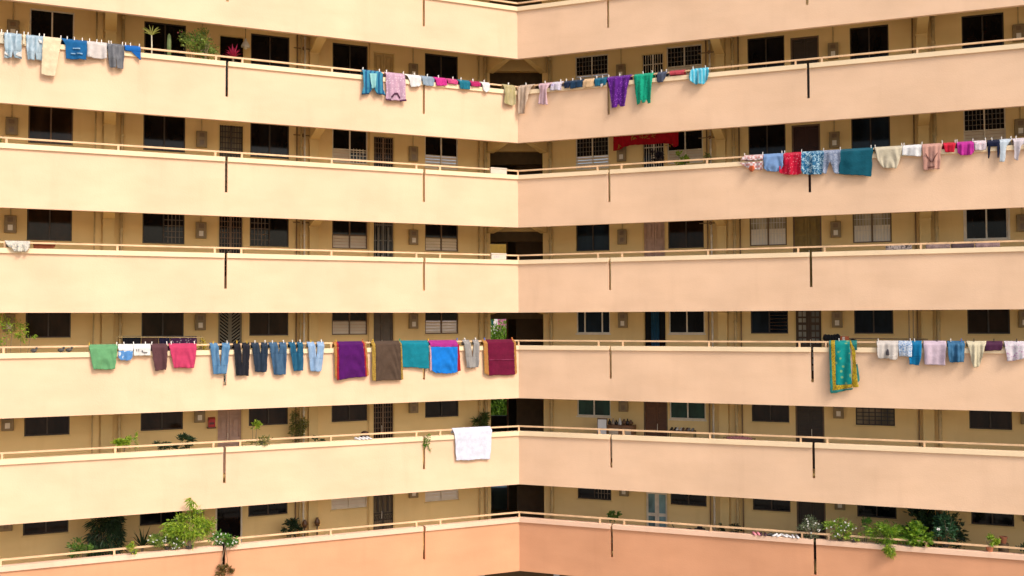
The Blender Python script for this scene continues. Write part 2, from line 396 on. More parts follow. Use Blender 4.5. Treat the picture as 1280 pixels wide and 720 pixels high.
def door(w, k, s0, s1, sty):
    z = z0(k); a, b = .655, 2.98; d = W + .05; t = .045
    cm = {'carved': plain('tan wood', (0.52, 0.36, 0.14)), 'olive': plain('olive wood', (0.27, 0.185, 0.05)), 'pink': plain('pinkish paint', (0.50, 0.33, 0.25)),
          'redbrown': plain('red brown wood', (0.045, 0.014, 0.010)), 'screen': plain('reddish wood', (0.15, 0.065, 0.03)), 'brownornate': plain('beige iron', (0.30, 0.22, 0.12)),
          'plaingrey': plain('grey brown', (0.12, 0.095, 0.07)), 'chevron': plain('olive black', (0.055, 0.048, 0.034)), 'ornate': plain('dark grey iron', (0.06, 0.06, 0.055)),
          'glassblue': FR_ALU, 'bluecurtain': FR_DARK, 'glassgrid': plain('walnut', (0.075, 0.045, 0.025))}.get(sty, FR_DARK)
    jm = FR_ALU if (sty == 'open' and k == 6) else FR_BROWN if sty in ('olive', 'redbrown', 'screen', 'dark', 'slatdark') else COLM
    m = MB(); m.box(w, s0, s0 + t, W + .01, d + .09, z + a, z + b); m.box(w, s1 - t, s1, W + .01, d + .09, z + a, z + b); m.box(w, s0 + t, s1 - t, W + .01, d + .09, z + b - t, z + b)
    dr = m.build('door', jm, bld)
    lab = {'carved': 'carved tan double door', 'olive': 'olive brown carved double door', 'pink': 'pinkish panelled double door', 'chevron': 'dark metal gate with slanted chevron bars',
           'glassblue': 'pale blue glass door', 'bluecurtain': 'dark doorway with a blue curtain', 'redbrown': 'dark red brown door', 'screen': 'reddish wooden slatted door', 'glassgrid': 'brown door with small square panes'}.get(sty)
    if lab: dr['label'] = lab
    L0, L1, top = s0 + t, s1 - t, b - t; mid = (L0 + L1) / 2
    dark = sty in ('open', 'darkgrille', 'whitebars', 'ornate', 'gridlight', 'chevron', 'bluecurtain', 'brownornate')
    bk = MB(); bk.box(w, L0, L1, d + .07, d + .085, z + a, z + top)
    bk.build('panel_or_dark_room', {'brownornate': plain('tan room', (0.30, 0.22, 0.12)), 'gridlight': plain('pale room', (0.24, 0.19, 0.11)), 'plaingrey': cm}.get(sty, G_BLACK if dark else cm), dr)
    if sty in ('carved', 'olive', 'pink', 'redbrown', 'screen', 'dark', 'slatdark', 'glassgrid', 'glassblue', 'plaingrey'):
        for (x0, x1) in ((L0, mid - .006), (mid + .006, L1)):
            mm = MB(); g = .06
            mm.box(w, x0, x0 + g, d + .03, d + .07, z + a, z + top); mm.box(w, x1 - g, x1, d + .03, d + .07, z + a, z + top)
            for q0, q1 in ((a, a + .2), (1.60, 1.70), (2.30, 2.36), (top - .08, top)):
                mm.box(w, x0 + g, x1 - g, d + .03, d + .07, z + q0, z + q1)
            if sty in ('carved', 'olive', 'pink'):
                for q0, q1 in ((.95, 1.5), (1.78, 2.22), (2.43, 2.82)):
                    mm.box(w, x0 + g + .05, x1 - g - .05, d + .045, d + .069, z + q0, z + q1)
            if sty in ('screen', 'slatdark'):
                for i in range(16): mm.box(w, x0 + g, x1 - g, d + .04, d + .069, z + 1.02 + i * .115, z + 1.06 + i * .115)
            lf = mm.build('leaf', cm, dr)
            if sty == 'glassblue':
                mm = MB(); mm.box(w, x0 + g, x1 - g, d + .05, d + .06, z + a + .2, z + 2.3); mm.box(w, x0 + g, x1 - g, d + .05, d + .06, z + 2.36, z + top - .08)
                mm.build('pane', glass('pale blue glass', (0.16, 0.26, 0.27), 0.2), lf)
            if sty == 'glassgrid':
                mm = MB()
                for i in range(2):
                    for j in range(10):
                        c0 = x0 + g + .01 + i * (x1 - x0 - 2 * g) / 2; mm.box(w, c0 + .008, c0 + (x1 - x0 - 2 * g) / 2 - .02, d + .05, d + .064, z + .9 + j * .205, z + 1.05 + j * .205)
                mm.build('pane', glass('greyish pane', (0.26, 0.25, 0.21), 0.2), lf)
    bar = MB(); bmat = cm
    if sty == 'whitebars':
        bmat = FR_WHITE
        for i in range(9): s = L0 + .02 + (L1 - L0 - .04) * i / 8; bar.box(w, s - (.03 if i == 4 else .007), s + (.03 if i == 4 else .007), d + .01, d + .025, z + a, z + top)
        for q in (1.2, 1.9, 2.6): bar.box(w, L0, L1, d + .026, d + .038, z + q, z + q + .03)
        bmat = FR_ALU
    elif sty in ('darkgrille', 'gridlight'):
        bmat = FR_BROWN if sty == 'darkgrille' else FR_DARK
        for i in range(9): s = L0 + (L1 - L0) * i / 8; bar.box(w, s - (.035 if i in (0, 4, 8) else .01), s + (.035 if i in (0, 4, 8) else .01), d + .01, d + .025, z + a, z + top)
        for j in range(14): q = a + .1 + j * .165; bar.box(w, L0, L1, d + .026, d + .036, z + q, z + q + .022)
        if sty == 'darkgrille': bar.box(w, L0, L1, d + .037, d + .045, z + a, z + 1.1)
    elif sty == 'chevron':
        for sgn, x0, x1 in ((1, L0, mid), (-1, mid, L1)):
            bar.box(w, x0, x0 + .05, d + .0, d + .04, z + a, z + top); bar.box(w, x1 - .05, x1, d + .0, d + .04, z + a, z + top)
            x0 += .05; x1 -= .05; ww = x1 - x0
            for j in range(24):
                q = a + .02 + j * .1; hgt = ww * .8
                if q + hgt + .05 > top: continue
                y0, y1 = (q, q + hgt) if sgn * (1 if w == 'L' else -1) < 0 else (q + hgt, q)
                bar.hexa([P(w, s, dd, z + zz) for zz0, _ in ((0, 0), (.05, 0)) for s, dd, zz in ((x0, d + .01, y0 + zz0), (x1, d + .01, y1 + zz0), (x1, d + .03, y1 + zz0), (x0, d + .03, y0 + zz0))])
        bmat = plain('weathered grey metal', (0.19, 0.17, 0.12))
    elif sty in ('ornate', 'brownornate'):
        for i in range(11):
            s = L0 + (L1 - L0) * i / 10; g = .03 if i in (0, 5, 10) else .008; bar.box(w, s - g, s + g, d + .01, d + .025, z + a, z + top)
        for q in (.8, 1.55, 1.75, 2.3, 2.8): bar.box(w, L0, L1, d + .026, d + .04, z + q, z + q + .035)
        for i in range(8):
            c = L0 + (L1 - L0) * (i + .5) / 8
            bar.tube([P(w, c + .04 * math.cos(x), d + .005, z + 1.66 + .055 * math.sin(x)) for x in [j * math.pi / 4 for j in range(9)]], .008, 5)
        for c in (L0 + (mid - L0) / 2, mid + (L1 - mid) / 2): bar.prism(w, [(c - .03, z + 1.85), (c, z + 1.8), (c + .03, z + 1.85), (c + .02, z + 2.7), (c, z + 2.76), (c - .02, z + 2.7)], d - .005, d + .008)
        bmat = plain('grey iron', (0.17, 0.16, 0.14)) if sty == 'ornate' else FR_DARK
    elif sty == 'bluecurtain':
        pts = 24
        for i in range(pts):
            x0 = mid - .13 + .26 * i / pts; x1 = mid - .13 + .26 * (i + 1) / pts; f = lambda x: d + .03 + .018 * math.sin(x * 70)
            bar.hexa([P(w, s, dd, zz) for zz in (z + .9, z + top) for s, dd in ((x0, f(x0)), (x1, f(x1)), (x1, f(x1) + .006), (x0, f(x0) + .006))])
        bar.build('curtain', fabric('blue door curtain', (0.02, 0.09, 0.17)), dr); bar = None
    if bar and bar.v: bar.build('grille', bmat, dr)
    if sty not in ('open', 'bluecurtain'):
        mm = MB(); mm.tube([P(w, mid + .05, d - .01, z + 1.62), P(w, mid + .05, d - .03, z + 1.66), P(w, mid + .05, d - .03, z + 1.80), P(w, mid + .05, d - .01, z + 1.84)], .011, 6)
        mm.build('handle', FR_ALU, dr)

MET = {'L': (2.90, 9.44, 14.43), 'R': (2.93, 9.49, 14.47)}
for w in 'LR':
    for k in range(-1, 7):
        st = STY.get((w, k), {}); holes = []
        for n, (a, b) in WIN[w].items():
            if n in st: holes.append((a, b, 2.02, 3.10))
        for n, (a, b) in DOOR[w].items():
            if n in st: holes.append((a, b, .65, 2.98))
        wall_grid(w, k, holes).build('corridor_wall', WALL, bld)
        for n, (a, b) in WIN[w].items():
            if n in st: window(w, k, a, b, st[n])
        for n, (a, b) in DOOR[w].items():
            if n in st: door(w, k, a, b, st[n])
        z = z0(k)
        # columns with sloping haunch brackets carrying the gallery
        for ci, (a, b) in enumerate(((5.98, 6.26), (11.8, 12.1))):
            m = MB(); m.box(w, a, b, W - .14, W - .002, z + .652, z + 2.62)
            m.box(w, a - .02, b + .02, W - .16, W - .003, z + 2.62, z + 2.67)
            co = m.build('column', COLM, bld)
            m = MB(); m.prism_s(w, [(W - .16, z + 2.672), (W - .004, z + 2.672), (W - .004, z + 3.226), (.135, z + 3.226), (.135, z + 2.96)], a, b)
            m.build('bracket', COLM, co)
            m = MB(); s = b + .16; m.box(w, s - .11, s + .11, W - .05, W - .002, z + .653, z + 3.227); m.build('pilaster', WALL, bld)
        if k < 1: continue
        for s in MET[w]:
            m = MB(); m.box(w, s - .15, s + .15, W - .11, W - .002, z + 2.20, z + 2.68)
            mb = m.build('meter_box', METER, bld, bevel=.012)
            m = MB(); m.box(w, s - .06, s + .06, W - .12, W - .108, z + 2.27, z + 2.42); m.build('dial', rnd.choice((DIAL, DIAL, DIALD)), mb)
            m = MB(); m.box(w, s - .07, s + .07, W - .118, W - .108, z + 2.50, z + 2.62); m.build('cover', DIALD, mb)
            m = MB(); m.tube([P(w, s, W - .03, z + 2.68), P(w, s, W - .03, z + 3.225)], .017, 6); m.build('conduit', PIPE, mb)
        spec = {'L': ((.40, .05, PIPE), (.62, .028, PIPE), (6.42, .03, FR_ALU), (6.53, .03, PIPE), (6.64, .022, PIPED), (11.62, .045, PIPE), (12.32, .022, PIPE), (4.36, .02, COLM)),
                'R': ((.50, .055, PIPE), (5.68, .022, PIPED), (5.80, .03, FR_ALU), (6.52, .05, PIPE), (6.68, .022, PIPED), (11.70, .02, PIPED), (12.25, .055, PIPE))}[w]
        for s, r, mt in spec:
            dd = W - .145 if s in (6.42, 6.53, 6.52) else W - r - .03
            m = MB(); m.tube([P(w, s, dd, z + .652), P(w, s, dd, z + 3.227)], r, 10)
            pp = m.build('drain_pipe', mt, bld, smooth=True)
            if r > .025:
                m = MB()
                for q in (1.2, 2.35, 3.05): m.tube([P(w, s, dd, z + q), P(w, s, dd, z + q + .07)], r + .012, 10)
                m.build('collar', mt, pp)
        # water taps / branch line by the party wall
        s = 6.45 if w == 'L' else 5.78
        m = MB(); m.tube([P(w, s - .35, W - .06, z + 2.78), P(w, s + .3, W - .06, z + 2.78)], .016, 6); m.ball(P(w, s, W - .08, z + 2.78), .05, .05, .06)
        m.build('branch_pipe', PIPED, bld)
    # end and rear of each wing
    m = MB(); m.box(w, SEND, SEND + .2, 0, 8, ZG, z0(-1) + 4.6); m.build('end_wall', PARA, bld)
    m = MB(); m.box(w, 2.0, SEND, 7.8, 8, ZG, z0(-1) + 3.23); m.build('rear_wall', PARA, bld)
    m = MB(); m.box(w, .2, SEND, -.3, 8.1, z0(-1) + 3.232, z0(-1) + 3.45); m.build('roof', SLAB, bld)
    # ground storey under the lowest gallery, its shade put into the dark wall colour
    m = MB(); m.box(w, .2, SEND, W + 1.6, W + 1.75, ZG, z0(6) + .528); m.build('ground_wall', LIFT, bld)
    for s in (2.2, 5.96, 11.9):
        m = MB(); m.box(w, s - .16, s + .16, .2, .5, ZG, z0(6) + .528); m.build('ground_column', COLM, bld)

# lobby at the corner
TRANS, tn, tl, tb = nodes('translucent grey sheet')
tt = tn.new('ShaderNodeBsdfTranslucent'); tt.inputs['Color'].default_value = (0.80, 0.88, 0.88, 1); tx = tn.new('ShaderNodeMixShader'); tx.inputs[0].default_value = 0.85
tb.inputs['Base Color'].default_value = (0.36, 0.40, 0.40, 1); tl.new(tb.outputs[0], tx.inputs[1]); tl.new(tt.outputs[0], tx.inputs[2]); tl.new(tx.outputs[0], tn['Material Output'].inputs['Surface'])
for k in range(-1, 7):
    z = z0(k); a, b = z + .65, z + 3.23
    lb = MB(); lb.poly_z([(PL.x, PL.y + .005), (PL.x - .1, PL.y + .1), (-1.3, YB), (-1.18, YB)], a, b)
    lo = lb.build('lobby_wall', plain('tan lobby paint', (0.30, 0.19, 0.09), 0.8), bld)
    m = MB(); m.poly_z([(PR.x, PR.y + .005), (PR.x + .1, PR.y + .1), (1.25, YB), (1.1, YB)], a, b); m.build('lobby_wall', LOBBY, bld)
    # lintel at the mouth
    m = MB(); m.hexa([Vector((x, y, q)) for q in (z + 2.73, z + 3.225) for x, y in ((PL.x, PL.y), (PR.x, PR.y), (PR.x, PR.y + .22), (PL.x, PL.y + .22))]); m.build('lintel', SLAB, bld)
    # inner beam
    m = MB(); m.wbox(-1.0, 1.0, 3.0, 3.25, z + 2.50, z + 3.225); m.build('inner_beam', LOBBY, bld)
    # shaft that fills the right half, the unlit recess painted into its dark colour
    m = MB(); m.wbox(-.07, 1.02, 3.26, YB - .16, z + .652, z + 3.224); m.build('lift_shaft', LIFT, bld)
    # far wall with its opening
    x0, x1 = -1.2, at_y(633, 400, YB).x
    holed = k in (3, 4, 5, 6)
    m = MB()
    if holed:
        m.wbox(x0, x1, YB - .15, YB, a, z + 1.51); m.wbox(x0, x1, YB - .15, YB, z + 2.69, b - .004)
        m.wbox(x1 + .075, 1.2, YB - .15, YB, a, b - .004)
    else: m.wbox(x0, 1.2, YB - .15, YB, a, b - .004)
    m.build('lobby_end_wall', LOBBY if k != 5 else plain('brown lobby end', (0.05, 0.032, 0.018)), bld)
    if holed:
        m = MB(); m.wbox(x1, x1 + .075, YB - .18, YB + .03, a, b - .004); m.build('lobby_post', plain('pink post paint', (0.70, 0.42, 0.28)), bld)
    if k == 6:
        m = MB(); m.wbox(-1.19, at_y(636, 600, YB).x, YB - .175, YB - .155, a, z + 2.72); m.build('shutter', TRANS, bld)
    for w, q in (('L', PL), ('R', PR)):   # beams running from the lobby corners out to the parapet corner
        s = .2 if w == 'L' else .24; c = Vector((0, .16, 0)); dv = (c - Vector((q.x, q.y, 0))).normalized(); pv = Vector((-dv.y, dv.x, 0)) * .13
        p0 = Vector((q.x, q.y, 0)); p1 = c - dv * .05
        m = MB(); m.hexa([p0 - pv + ZUP * (z + 2.66), p0 + pv + ZUP * (z + 2.66), p1 + pv * .5 + ZUP * (z + 2.95), p1 - pv * .5 + ZUP * (z + 2.95),
                          p0 - pv + ZUP * (z + 3.222), p0 + pv + ZUP * (z + 3.222), p1 + pv * .5 + ZUP * (z + 3.222), p1 - pv * .5 + ZUP * (z + 3.222)])
        m.build('corner_beam', COLM, bld)
m = MB(); m.poly_z([(-1.5, -.3), (1.5, -.3), (3.4, 8), (-3.4, 8)], z0(-1) + 3.236, z0(-1) + 3.446); m.build('corner_roof', SLAB, bld)
m = MB(); m.wbox(-1.2, 1.2, 3.4, 3.55, ZG, z0(6) + .53); m.build('ground_lobby_wall', LIFT, bld)

# ------------------------------------------------------------------ ground and what shows through the lobby
gm = plaster('ground concrete', (0.42, 0.37, 0.29), stain=0.5)
m = MB(); m.add([(-400, -400, ZG), (400, -400, ZG), (400, 400, ZG), (-400, 400, ZG)], [(0, 1, 2, 3)])
tag(m.build('ground', gm, fix=False), 'pale concrete courtyard ground', None, None, 'structure')
VB = 28.0
def hx(u): return at_y(u, 400, VB).x
hb = at_y(625, 302, VB).z
house = thing('house', (hx(622), VB + 3, ZG), 'purple and white house seen through the corner lobby behind a tree', 'house')
xs = hx(622); zt = at_y(625, 322, VB).z
m = MB(); m.wbox(xs - 6, xs, VB - .0, VB + 6, ZG, zt); hw = m.build('wall', plain('house white', (0.58, 0.54, 0.55), 0.8), house)
m = MB(); m.wbox(xs + .003, xs + 6, VB + .12, VB + 6, ZG, zt); m.build('wall', plain('house purple', (0.36, 0.12, 0.20), 0.8), house)['label'] = 'purple wall of the house'
m = MB(); m.wbox(xs - 6.1, xs + 6.1, VB - .15, VB + 6.1, zt + .003, zt + 3.2); m.build('upper_wall', plain('house ochre', (0.22, 0.125, 0.012), 0.8), house)
for (u0, u1, v0, v1) in ((613.6, 618, 397.5, 408), (613.6, 618, 425, 436)):
    a = at_y(u0, v0, VB); b = at_y(u1, v1, VB)
    m = MB(); m.wbox(a.x - .3, b.x, VB - .06, VB - .01, b.z, a.z); wf = m.build('window', FR_WHITE, house)
    m = MB(); m.wbox(a.x - .25, b.x - .05, VB - .075, VB - .065, b.z + .05, a.z - .05); m.build('pane', glass('teal house glass', (0.02, 0.10, 0.11)), wf)
m = MB(); m.wbox(xs - 6.3, xs + 6.3, VB - .4, VB + 6.3, zt + 3.203, zt + 3.4); m.build('roof', TERRA, house)

# ------------------------------------------------------------------ foliage
def leaves(m, c, rad, n, size, clumps=9, droop=0.0, aspect=.42, fill=.55, rr=rnd):
    c = Vector(c); cen = []
    for _ in range(clumps):
        while True:
            q = Vector((rr.uniform(-1, 1), rr.uniform(-1, 1), rr.uniform(-1, 1)))
            if q.length < 1: break
        cen.append(Vector((q.x * rad[0], q.y * rad[1], q.z * rad[2])) * .8)
    for i in range(n):
        q = Vector((rr.gauss(0, 1), rr.gauss(0, 1), rr.gauss(0, 1))).normalized() * (rr.random() ** .5) * fill
        p = c + rr.choice(cen) + Vector((q.x * rad[0], q.y * rad[1], q.z * rad[2]))
        out = (p - c).normalized() if (p - c).length > 1e-4 else Vector((0, 0, 1))
        d = (out + Vector((rr.uniform(-.9, .9), rr.uniform(-.9, .9), rr.uniform(-.7, .9) - droop))).normalized()
        leaf(m, p, d, size * rr.uniform(.6, 1.3), aspect, rr)
def leaf(m, p, d, L, aspect=.42, rr=rnd):
    sd = d.cross(Vector((rr.uniform(-1, 1), rr.uniform(-1, 1), rr.uniform(-1, 1)))).normalized() * L * aspect * .5
    nn = d.cross(sd).normalized() * L * .08
    t = p + d * L - ZUP * L * .12
    m.add([p, p + d * L * .45 + sd + nn, t, p + d * L * .45 - sd + nn], [(0, 1, 2), (0, 2, 3)])
GREEN = leafmat('mid leaf', (0.04, 0.12, 0.014), (0.16, 0.27, 0.04)); LIME = leafmat('lime leaf', (0.14, 0.26, 0.012), (0.36, 0.46, 0.03))
DARKG = leafmat('dark leaf', (0.010, 0.030, 0.010), (0.030, 0.06, 0.018)); OLIVE = leafmat('olive leaf', (0.10, 0.12, 0.02), (0.24, 0.24, 0.05))
REDL = leafmat('red leaf', (0.25, 0.008, 0.04), (0.55, 0.02, 0.10)); YEL = leafmat('yellow leaf', (0.40, 0.30, 0.02), (0.55, 0.45, 0.05))
PALEG = leafmat('pale leaf', (0.38, 0.42, 0.07), (0.52, 0.54, 0.16)); SUNNY = leafmat('sunny leaf', (0.08, 0.15, 0.018), (0.30, 0.38, 0.07)); FERNL = leafmat('fern lime leaf', (0.08, 0.20, 0.010), (0.28, 0.42, 0.03)); WFLOW = leafmat('white petal', (0.75, 0.75, 0.70), (0.85, 0.83, 0.80)); PFLOW = leafmat('pink petal', (0.65, 0.12, 0.14), (0.75, 0.28, 0.30))
FERN = leafmat('bright fern leaf', (0.05, 0.17, 0.012), (0.14, 0.30, 0.03)); TEALG = leafmat('bluish leaf', (0.02, 0.08, 0.03), (0.05, 0.14, 0.05))
def pot(root, p, r, h, mat=SOILPOT):
    m = MB(); m.lathe(p, [(r * .68, 0), (r, h * .85), (r * 1.12, h * .86), (r * 1.12, h), (r * .95, h), (r * .9, h * .9), (.01, h * .9)]); return m.build('pot', mat, root, smooth=False)
def wpos(u, v, d): s, z = at(u, v, wing(u), d); return P(wing(u), s, d, z)
FLOOR, CAPT = .652, 1.662
def plant(u0, v0, u1, v1, d, k, label, mat, name='potted_plant', base='floor', n=900, size=.10, droop=0, clumps=12, flowers=None, nf=0, potmat=SOILPOT, potr=.15, aspect=.42, stems=4, cat='plant', group=None, depth=.25, fsize=.03, boxy=False):
    """a plant whose foliage fills the region u0..u1, v0..v1 at depth d on floor k"""
    a = wpos(u0, v1, d); b = wpos(u1, v0, d); c = (a + b) / 2; rx = (b - a); rx.z = 0; rx = rx.length / 2; rz = (b.z - a.z) / 2
    zb = z0(k) + (FLOOR if base == 'floor' else CAPT) + .003
    w = wing((u0 + u1) / 2); root = thing(name, (c.x, c.y, zb), label, cat, group); ph = .28 if base == 'floor' else .13
    ph = max(.06, min(ph, c.z - rz * .6 - zb)) if base != 'none' else 0
    if base == 'cap' and potmat is SOILPOT: ph = .07; potr *= .55
    if base != 'none': pot(root, (c.x, c.y, zb), potr, ph, potmat)
    m = MB()
    for i in range(stems):
        e = c + Vector((rnd.uniform(-.7, .7) * rx, rnd.uniform(-.5, .5) * depth, rnd.uniform(-.4, .7) * rz)); s = Vector((c.x, c.y, zb + ph * .88))
        mid = (s + e) / 2 + Vector((rnd.uniform(-.05, .05), rnd.uniform(-.05, .05), 0)); m.tube([s, mid, e], .011 if name != 'lime_shoot' else .006, 5, .004)
    m.build('stem', BARK if name != 'lime_shoot' else LIME, root)
    m = MB(); ux = DIR[w].x * rx; leaves(m, (0, 0, 0), (1, 1, 1), n, 1, clumps)
    # rebuild in real size: leaves drawn in a stretched frame would distort, so place them directly
    m = MB(); rr = random.Random(int(u0 * 7 + v0)); cen = []
    for _ in range(clumps):
        while True:
            q = Vector((rr.uniform(-1, 1), rr.uniform(-1, 1), rr.uniform(-1, 1)))
            if q.length < 1 or boxy: break
        cen.append(q * .84)
    for i in range(n):
        q = rr.choice(cen) + Vector((rr.gauss(0, 1), rr.gauss(0, 1), rr.gauss(0, 1))).normalized() * rr.random() ** .7 * .36
        p = c + DIR[w] * q.x * rx + NRM[w] * q.y * depth + ZUP * q.z * rz
        dd = (DIR[w] * q.x + NRM[w] * q.y + ZUP * (q.z * .6 + .3 - droop) + Vector((rr.uniform(-.9, .9), rr.uniform(-.9, .9), rr.uniform(-.6, .6)))).normalized()
        leaf(m, p, dd, size * rr.uniform(.6, 1.3), aspect, rr)
    m.build('foliage', mat, root, fix=False)
    if flowers:
        m = MB()
        for i in range(nf):
            q = rr.choice(cen) * 1.1 + Vector((rr.uniform(-.3, .3), -.4, rr.uniform(-.2, .35)))
            p = c + DIR[w] * q.x * rx + NRM[w] * q.y * depth + ZUP * q.z * rz
            for j in range(6):
                leaf(m, p, Vector((math.cos(j * 1.05), -.5, math.sin(j * 1.05))).normalized(), fsize, .8, rr)
        m.build('flowers', flowers, root, fix=False)
    return root

# tree beyond the lobby
TY = 19.0; tc = at_y(624, 470, TY); ttop = at_y(624, 402, TY).z
tr = thing('tree', (tc.x, TY, ZG), 'bright green leafy tree growing behind the block seen through the corner lobby', 'tree')
m = MB(); m.tube([(tc.x, TY, ZG), (tc.x + .1, TY, ZG + 3), (tc.x, TY, ttop - 3.2)], .22, 9, .12)
for i in range(6):
    a = i * 1.05; m.tube([(tc.x, TY, ttop - 4.5 + i * .2), (tc.x + .8 * math.cos(a), TY + .8 * math.sin(a), ttop - 3 + i * .2), (tc.x + 1.4 * math.cos(a), TY + 1.4 * math.sin(a), ttop - 2 + .1 * i)], .07, 6, .02)
m.build('trunk', BARK, tr)
m = MB()
leaves(m, (tc.x, TY, ttop - 2.45), (2.0, 1.8, 2.1), 13000, .24, 40); leaves(m, (tc.x - .2, TY, ttop - 5.4), (1.9, 1.8, 1.7), 9000, .24, 30)
m.build('crown', leafmat('tree leaf', (0.05, 0.14, 0.012), (0.26, 0.42, 0.03)), tr, fix=False)

# ------------------------------------------------------------------ laundry
RTOP = 1.852
PEGS = []
def garment(name, label, cat, k, mat, strips, group, fold=.012, fx=1.0, swag=0, extra=(), pegs=(), pegcol='white', seed=None, hang=True, short=None, dfront=-.075, flap=.16, over=True):
    """strips of horizontal rungs (uL,vL,uR,vR) top to bottom, hung from the railing and falling in front of the coping"""
    rs = random.Random(seed if seed is not None else label); ph = rs.uniform(0, 6); ph2 = rs.uniform(0, 6)
    zr = z0(k) + RTOP; root = None
    def make(strips, nm, mt, parent, lift):
        m = MB(); js = []
        for rg_ in strips:
            fr = rg_[0] == 'free'; rg_ = list(rg_[1:] if fr else rg_)
            if fr and js and js[-1][1][-1] == rg_[0]: js[-1][1].extend(rg_[1:])
            else: js.append((fr, rg_))
        tops = [x[1][0] for x in js]
        for fr, rungs in js:
            hg = hang and not fr; last = rungs[-1]
            joined = any(t is not rungs[0] and min(t[2], last[2]) - max(t[0], last[0]) > .6 and abs((t[1] + t[3]) / 2 - (last[1] + last[3]) / 2) < 2 for t in tops)
            if joined: rungs = rungs[:-1] + [(last[0], last[1] + .45, last[2], last[3] + .45)]
            w = wing(sum(r[0] + r[2] for r in rungs) / (2 * len(rungs)))
            pts = [(at(r[0], r[1], w, dfront), at(r[2], r[3], w, dfront)) for r in rungs]
            if hg: pts[0] = ((pts[0][0][0], zr), (pts[0][1][0], zr))
            wid = max(abs(a[0] - b[0]) for a, b in pts); nu = max(5, int(wid / .022))
            rows = []
            for i in range(len(pts) - 1):
                (a0, b0), (a1, b1) = pts[i], pts[i + 1]; L = max(abs(a0[1] - a1[1]), abs(b0[1] - b1[1])); nv = max(2, int(L / .025))
                for j in range(nv + (1 if i == len(pts) - 2 else 0)):
                    t = j / nv; rows.append(((a0[0] + (a1[0] - a0[0]) * t, a0[1] + (a1[1] - a0[1]) * t), (b0[0] + (b1[0] - b0[0]) * t, b0[1] + (b1[1] - b0[1]) * t)))
            grid = []
            if hg and over:
                (sa, _), (sb, _) = rows[0]
                for dd, zz in ((.128, zr - flap), (.125, zr - .06), (.112, zr - .012), (.085, zr + .004)):
                    grid.append([P(w, sa + (sb - sa) * x / nu + 1e-6, dd, zz) for x in range(nu + 1)])
            nr = len(rows); zt = zr
            for ri, (a, b) in enumerate(rows):
                g = []; tt = ri / (nr - 1)
                for x in range(nu + 1):
                    q = x / nu; s = a[0] + (b[0] - a[0]) * q; zz = a[1] + (b[1] - a[1]) * q; dep = max(0, zt - zz)
                    amp = 1.9 * fold * (.3 + .7 * min(1, dep / .4))
                    f = math.sin(s * 9 * fx + ph + .8 * math.sin(dep * 4 + ph2)) + .5 * math.sin(s * 21 * fx + ph2 + dep * 2)
                    if swag: f = .5 * f + .65 * math.sin(dep * 13 - 9 * swag * (q - .5) ** 2 * 4 + ph) * min(1, 4 * q * (1 - q) + .15)
                    f += .6 * noise.noise(Vector((s * 5, dep * 5, ph)))
                    d = dfront - lift - amp * (1.6 + f)
                    if hg:
                        e = min(1, max(0, dep / .10)); e = e * e * (3 - 2 * e); d = .06 + (d - .06) * e
                    edge = (1 - 4 * q * (1 - q)) ** 2; s += edge * .012 * noise.noise(Vector((q * 3 + ph, dep * 9, 2.0)))
                    if ri > nr - 3 and not joined: s += .006 * math.sin(q * 31 + ph); zz += .008 * math.sin(q * wid * 9 + ph2) + .004 * math.sin(q * wid * 33 + ph)
                    g.append(P(w, s + 1e-6, d, zz))
                grid.append(g)
            o = len(m.v); m.v += [p for g in grid for p in g]; c = nu + 1
            for i in range(len(grid) - 1):
                for j in range(nu): m.f.append([o + i * c + j, o + i * c + j + 1, o + (i + 1) * c + j + 1, o + (i + 1) * c + j])
        ob = m.build(nm, mt, parent, fix=False, smooth=True)
        bm = bmesh.new(); bm.from_mesh(ob.data); bmesh.ops.remove_doubles(bm, verts=bm.verts, dist=.003); bmesh.ops.recalc_face_normals(bm, faces=bm.faces); bm.to_mesh(ob.data); bm.free()
        so = ob.modifiers.new('thickness', 'SOLIDIFY'); so.thickness = .006; so.offset = 0
        return ob
    root = make(strips, name, mat, None, 0); tag(root, label, cat, group)
    for nm, mt, st, lift in extra:
        for part in ([[x] for x in st] if nm in ('border', 'cuff') and name != 'sari' else [st]): make(part, nm, mt, root, lift)
    for i, u in enumerate(pegs):
        w = wing(u); s, _ = at(u, strips[0][0][1] if strips[0][0] != 'free' else strips[0][1][1], w, .06); PEGS.append((w, s, k, pegcol if isinstance(pegcol, str) else pegcol[i], short or label, i, len(pegs)))
    return root
def quad(u0, v0, u1, v1, u2, v2, u3, v3):  # TL, TR, BR, BL
    return [(u0, v0, u1, v1), (u3, v3, u2, v2)]
def legs(uL, vT, uR, uN0, uN1, vN, uBL, uBR, vB):
    """trousers pegged by the leg ends: a V gap at the top, the waist at the bottom"""
    c = (uN0 + uN1) / 2; t = (vN - vT) / (vB - vT); xl = uL + (uBL - uL) * t; xr = uR + (uBR - uR) * t
    return [[(uL, vT, uN0, vT), (xl, vN, c, vN)], [(uN1, vT, uR, vT), (c, vN, xr, vN)], ['free', (xl, vN, xr, vN), (uBL, vB, uBR, vB)]]
def shorts(uL, vT, uR, uN0, uN1, vN, uBL, uBR, vB, vTR=None):
    """waist at the top, two legs below"""
    vTR = vT if vTR is None else vTR; c = (uN0 + uN1) / 2
    return [[(uL, vT, uR, vTR), (uL + (uBL - uL) * .4, vN, uR + (uBR - uR) * .4, vN)], ['free', (uL + (uBL - uL) * .4, vN, c, vN), (uBL, vB, uN0, vB)], ['free', (c, vN, uR + (uBR - uR) * .4, vN), (uN1, vB, uBR, vB)]]

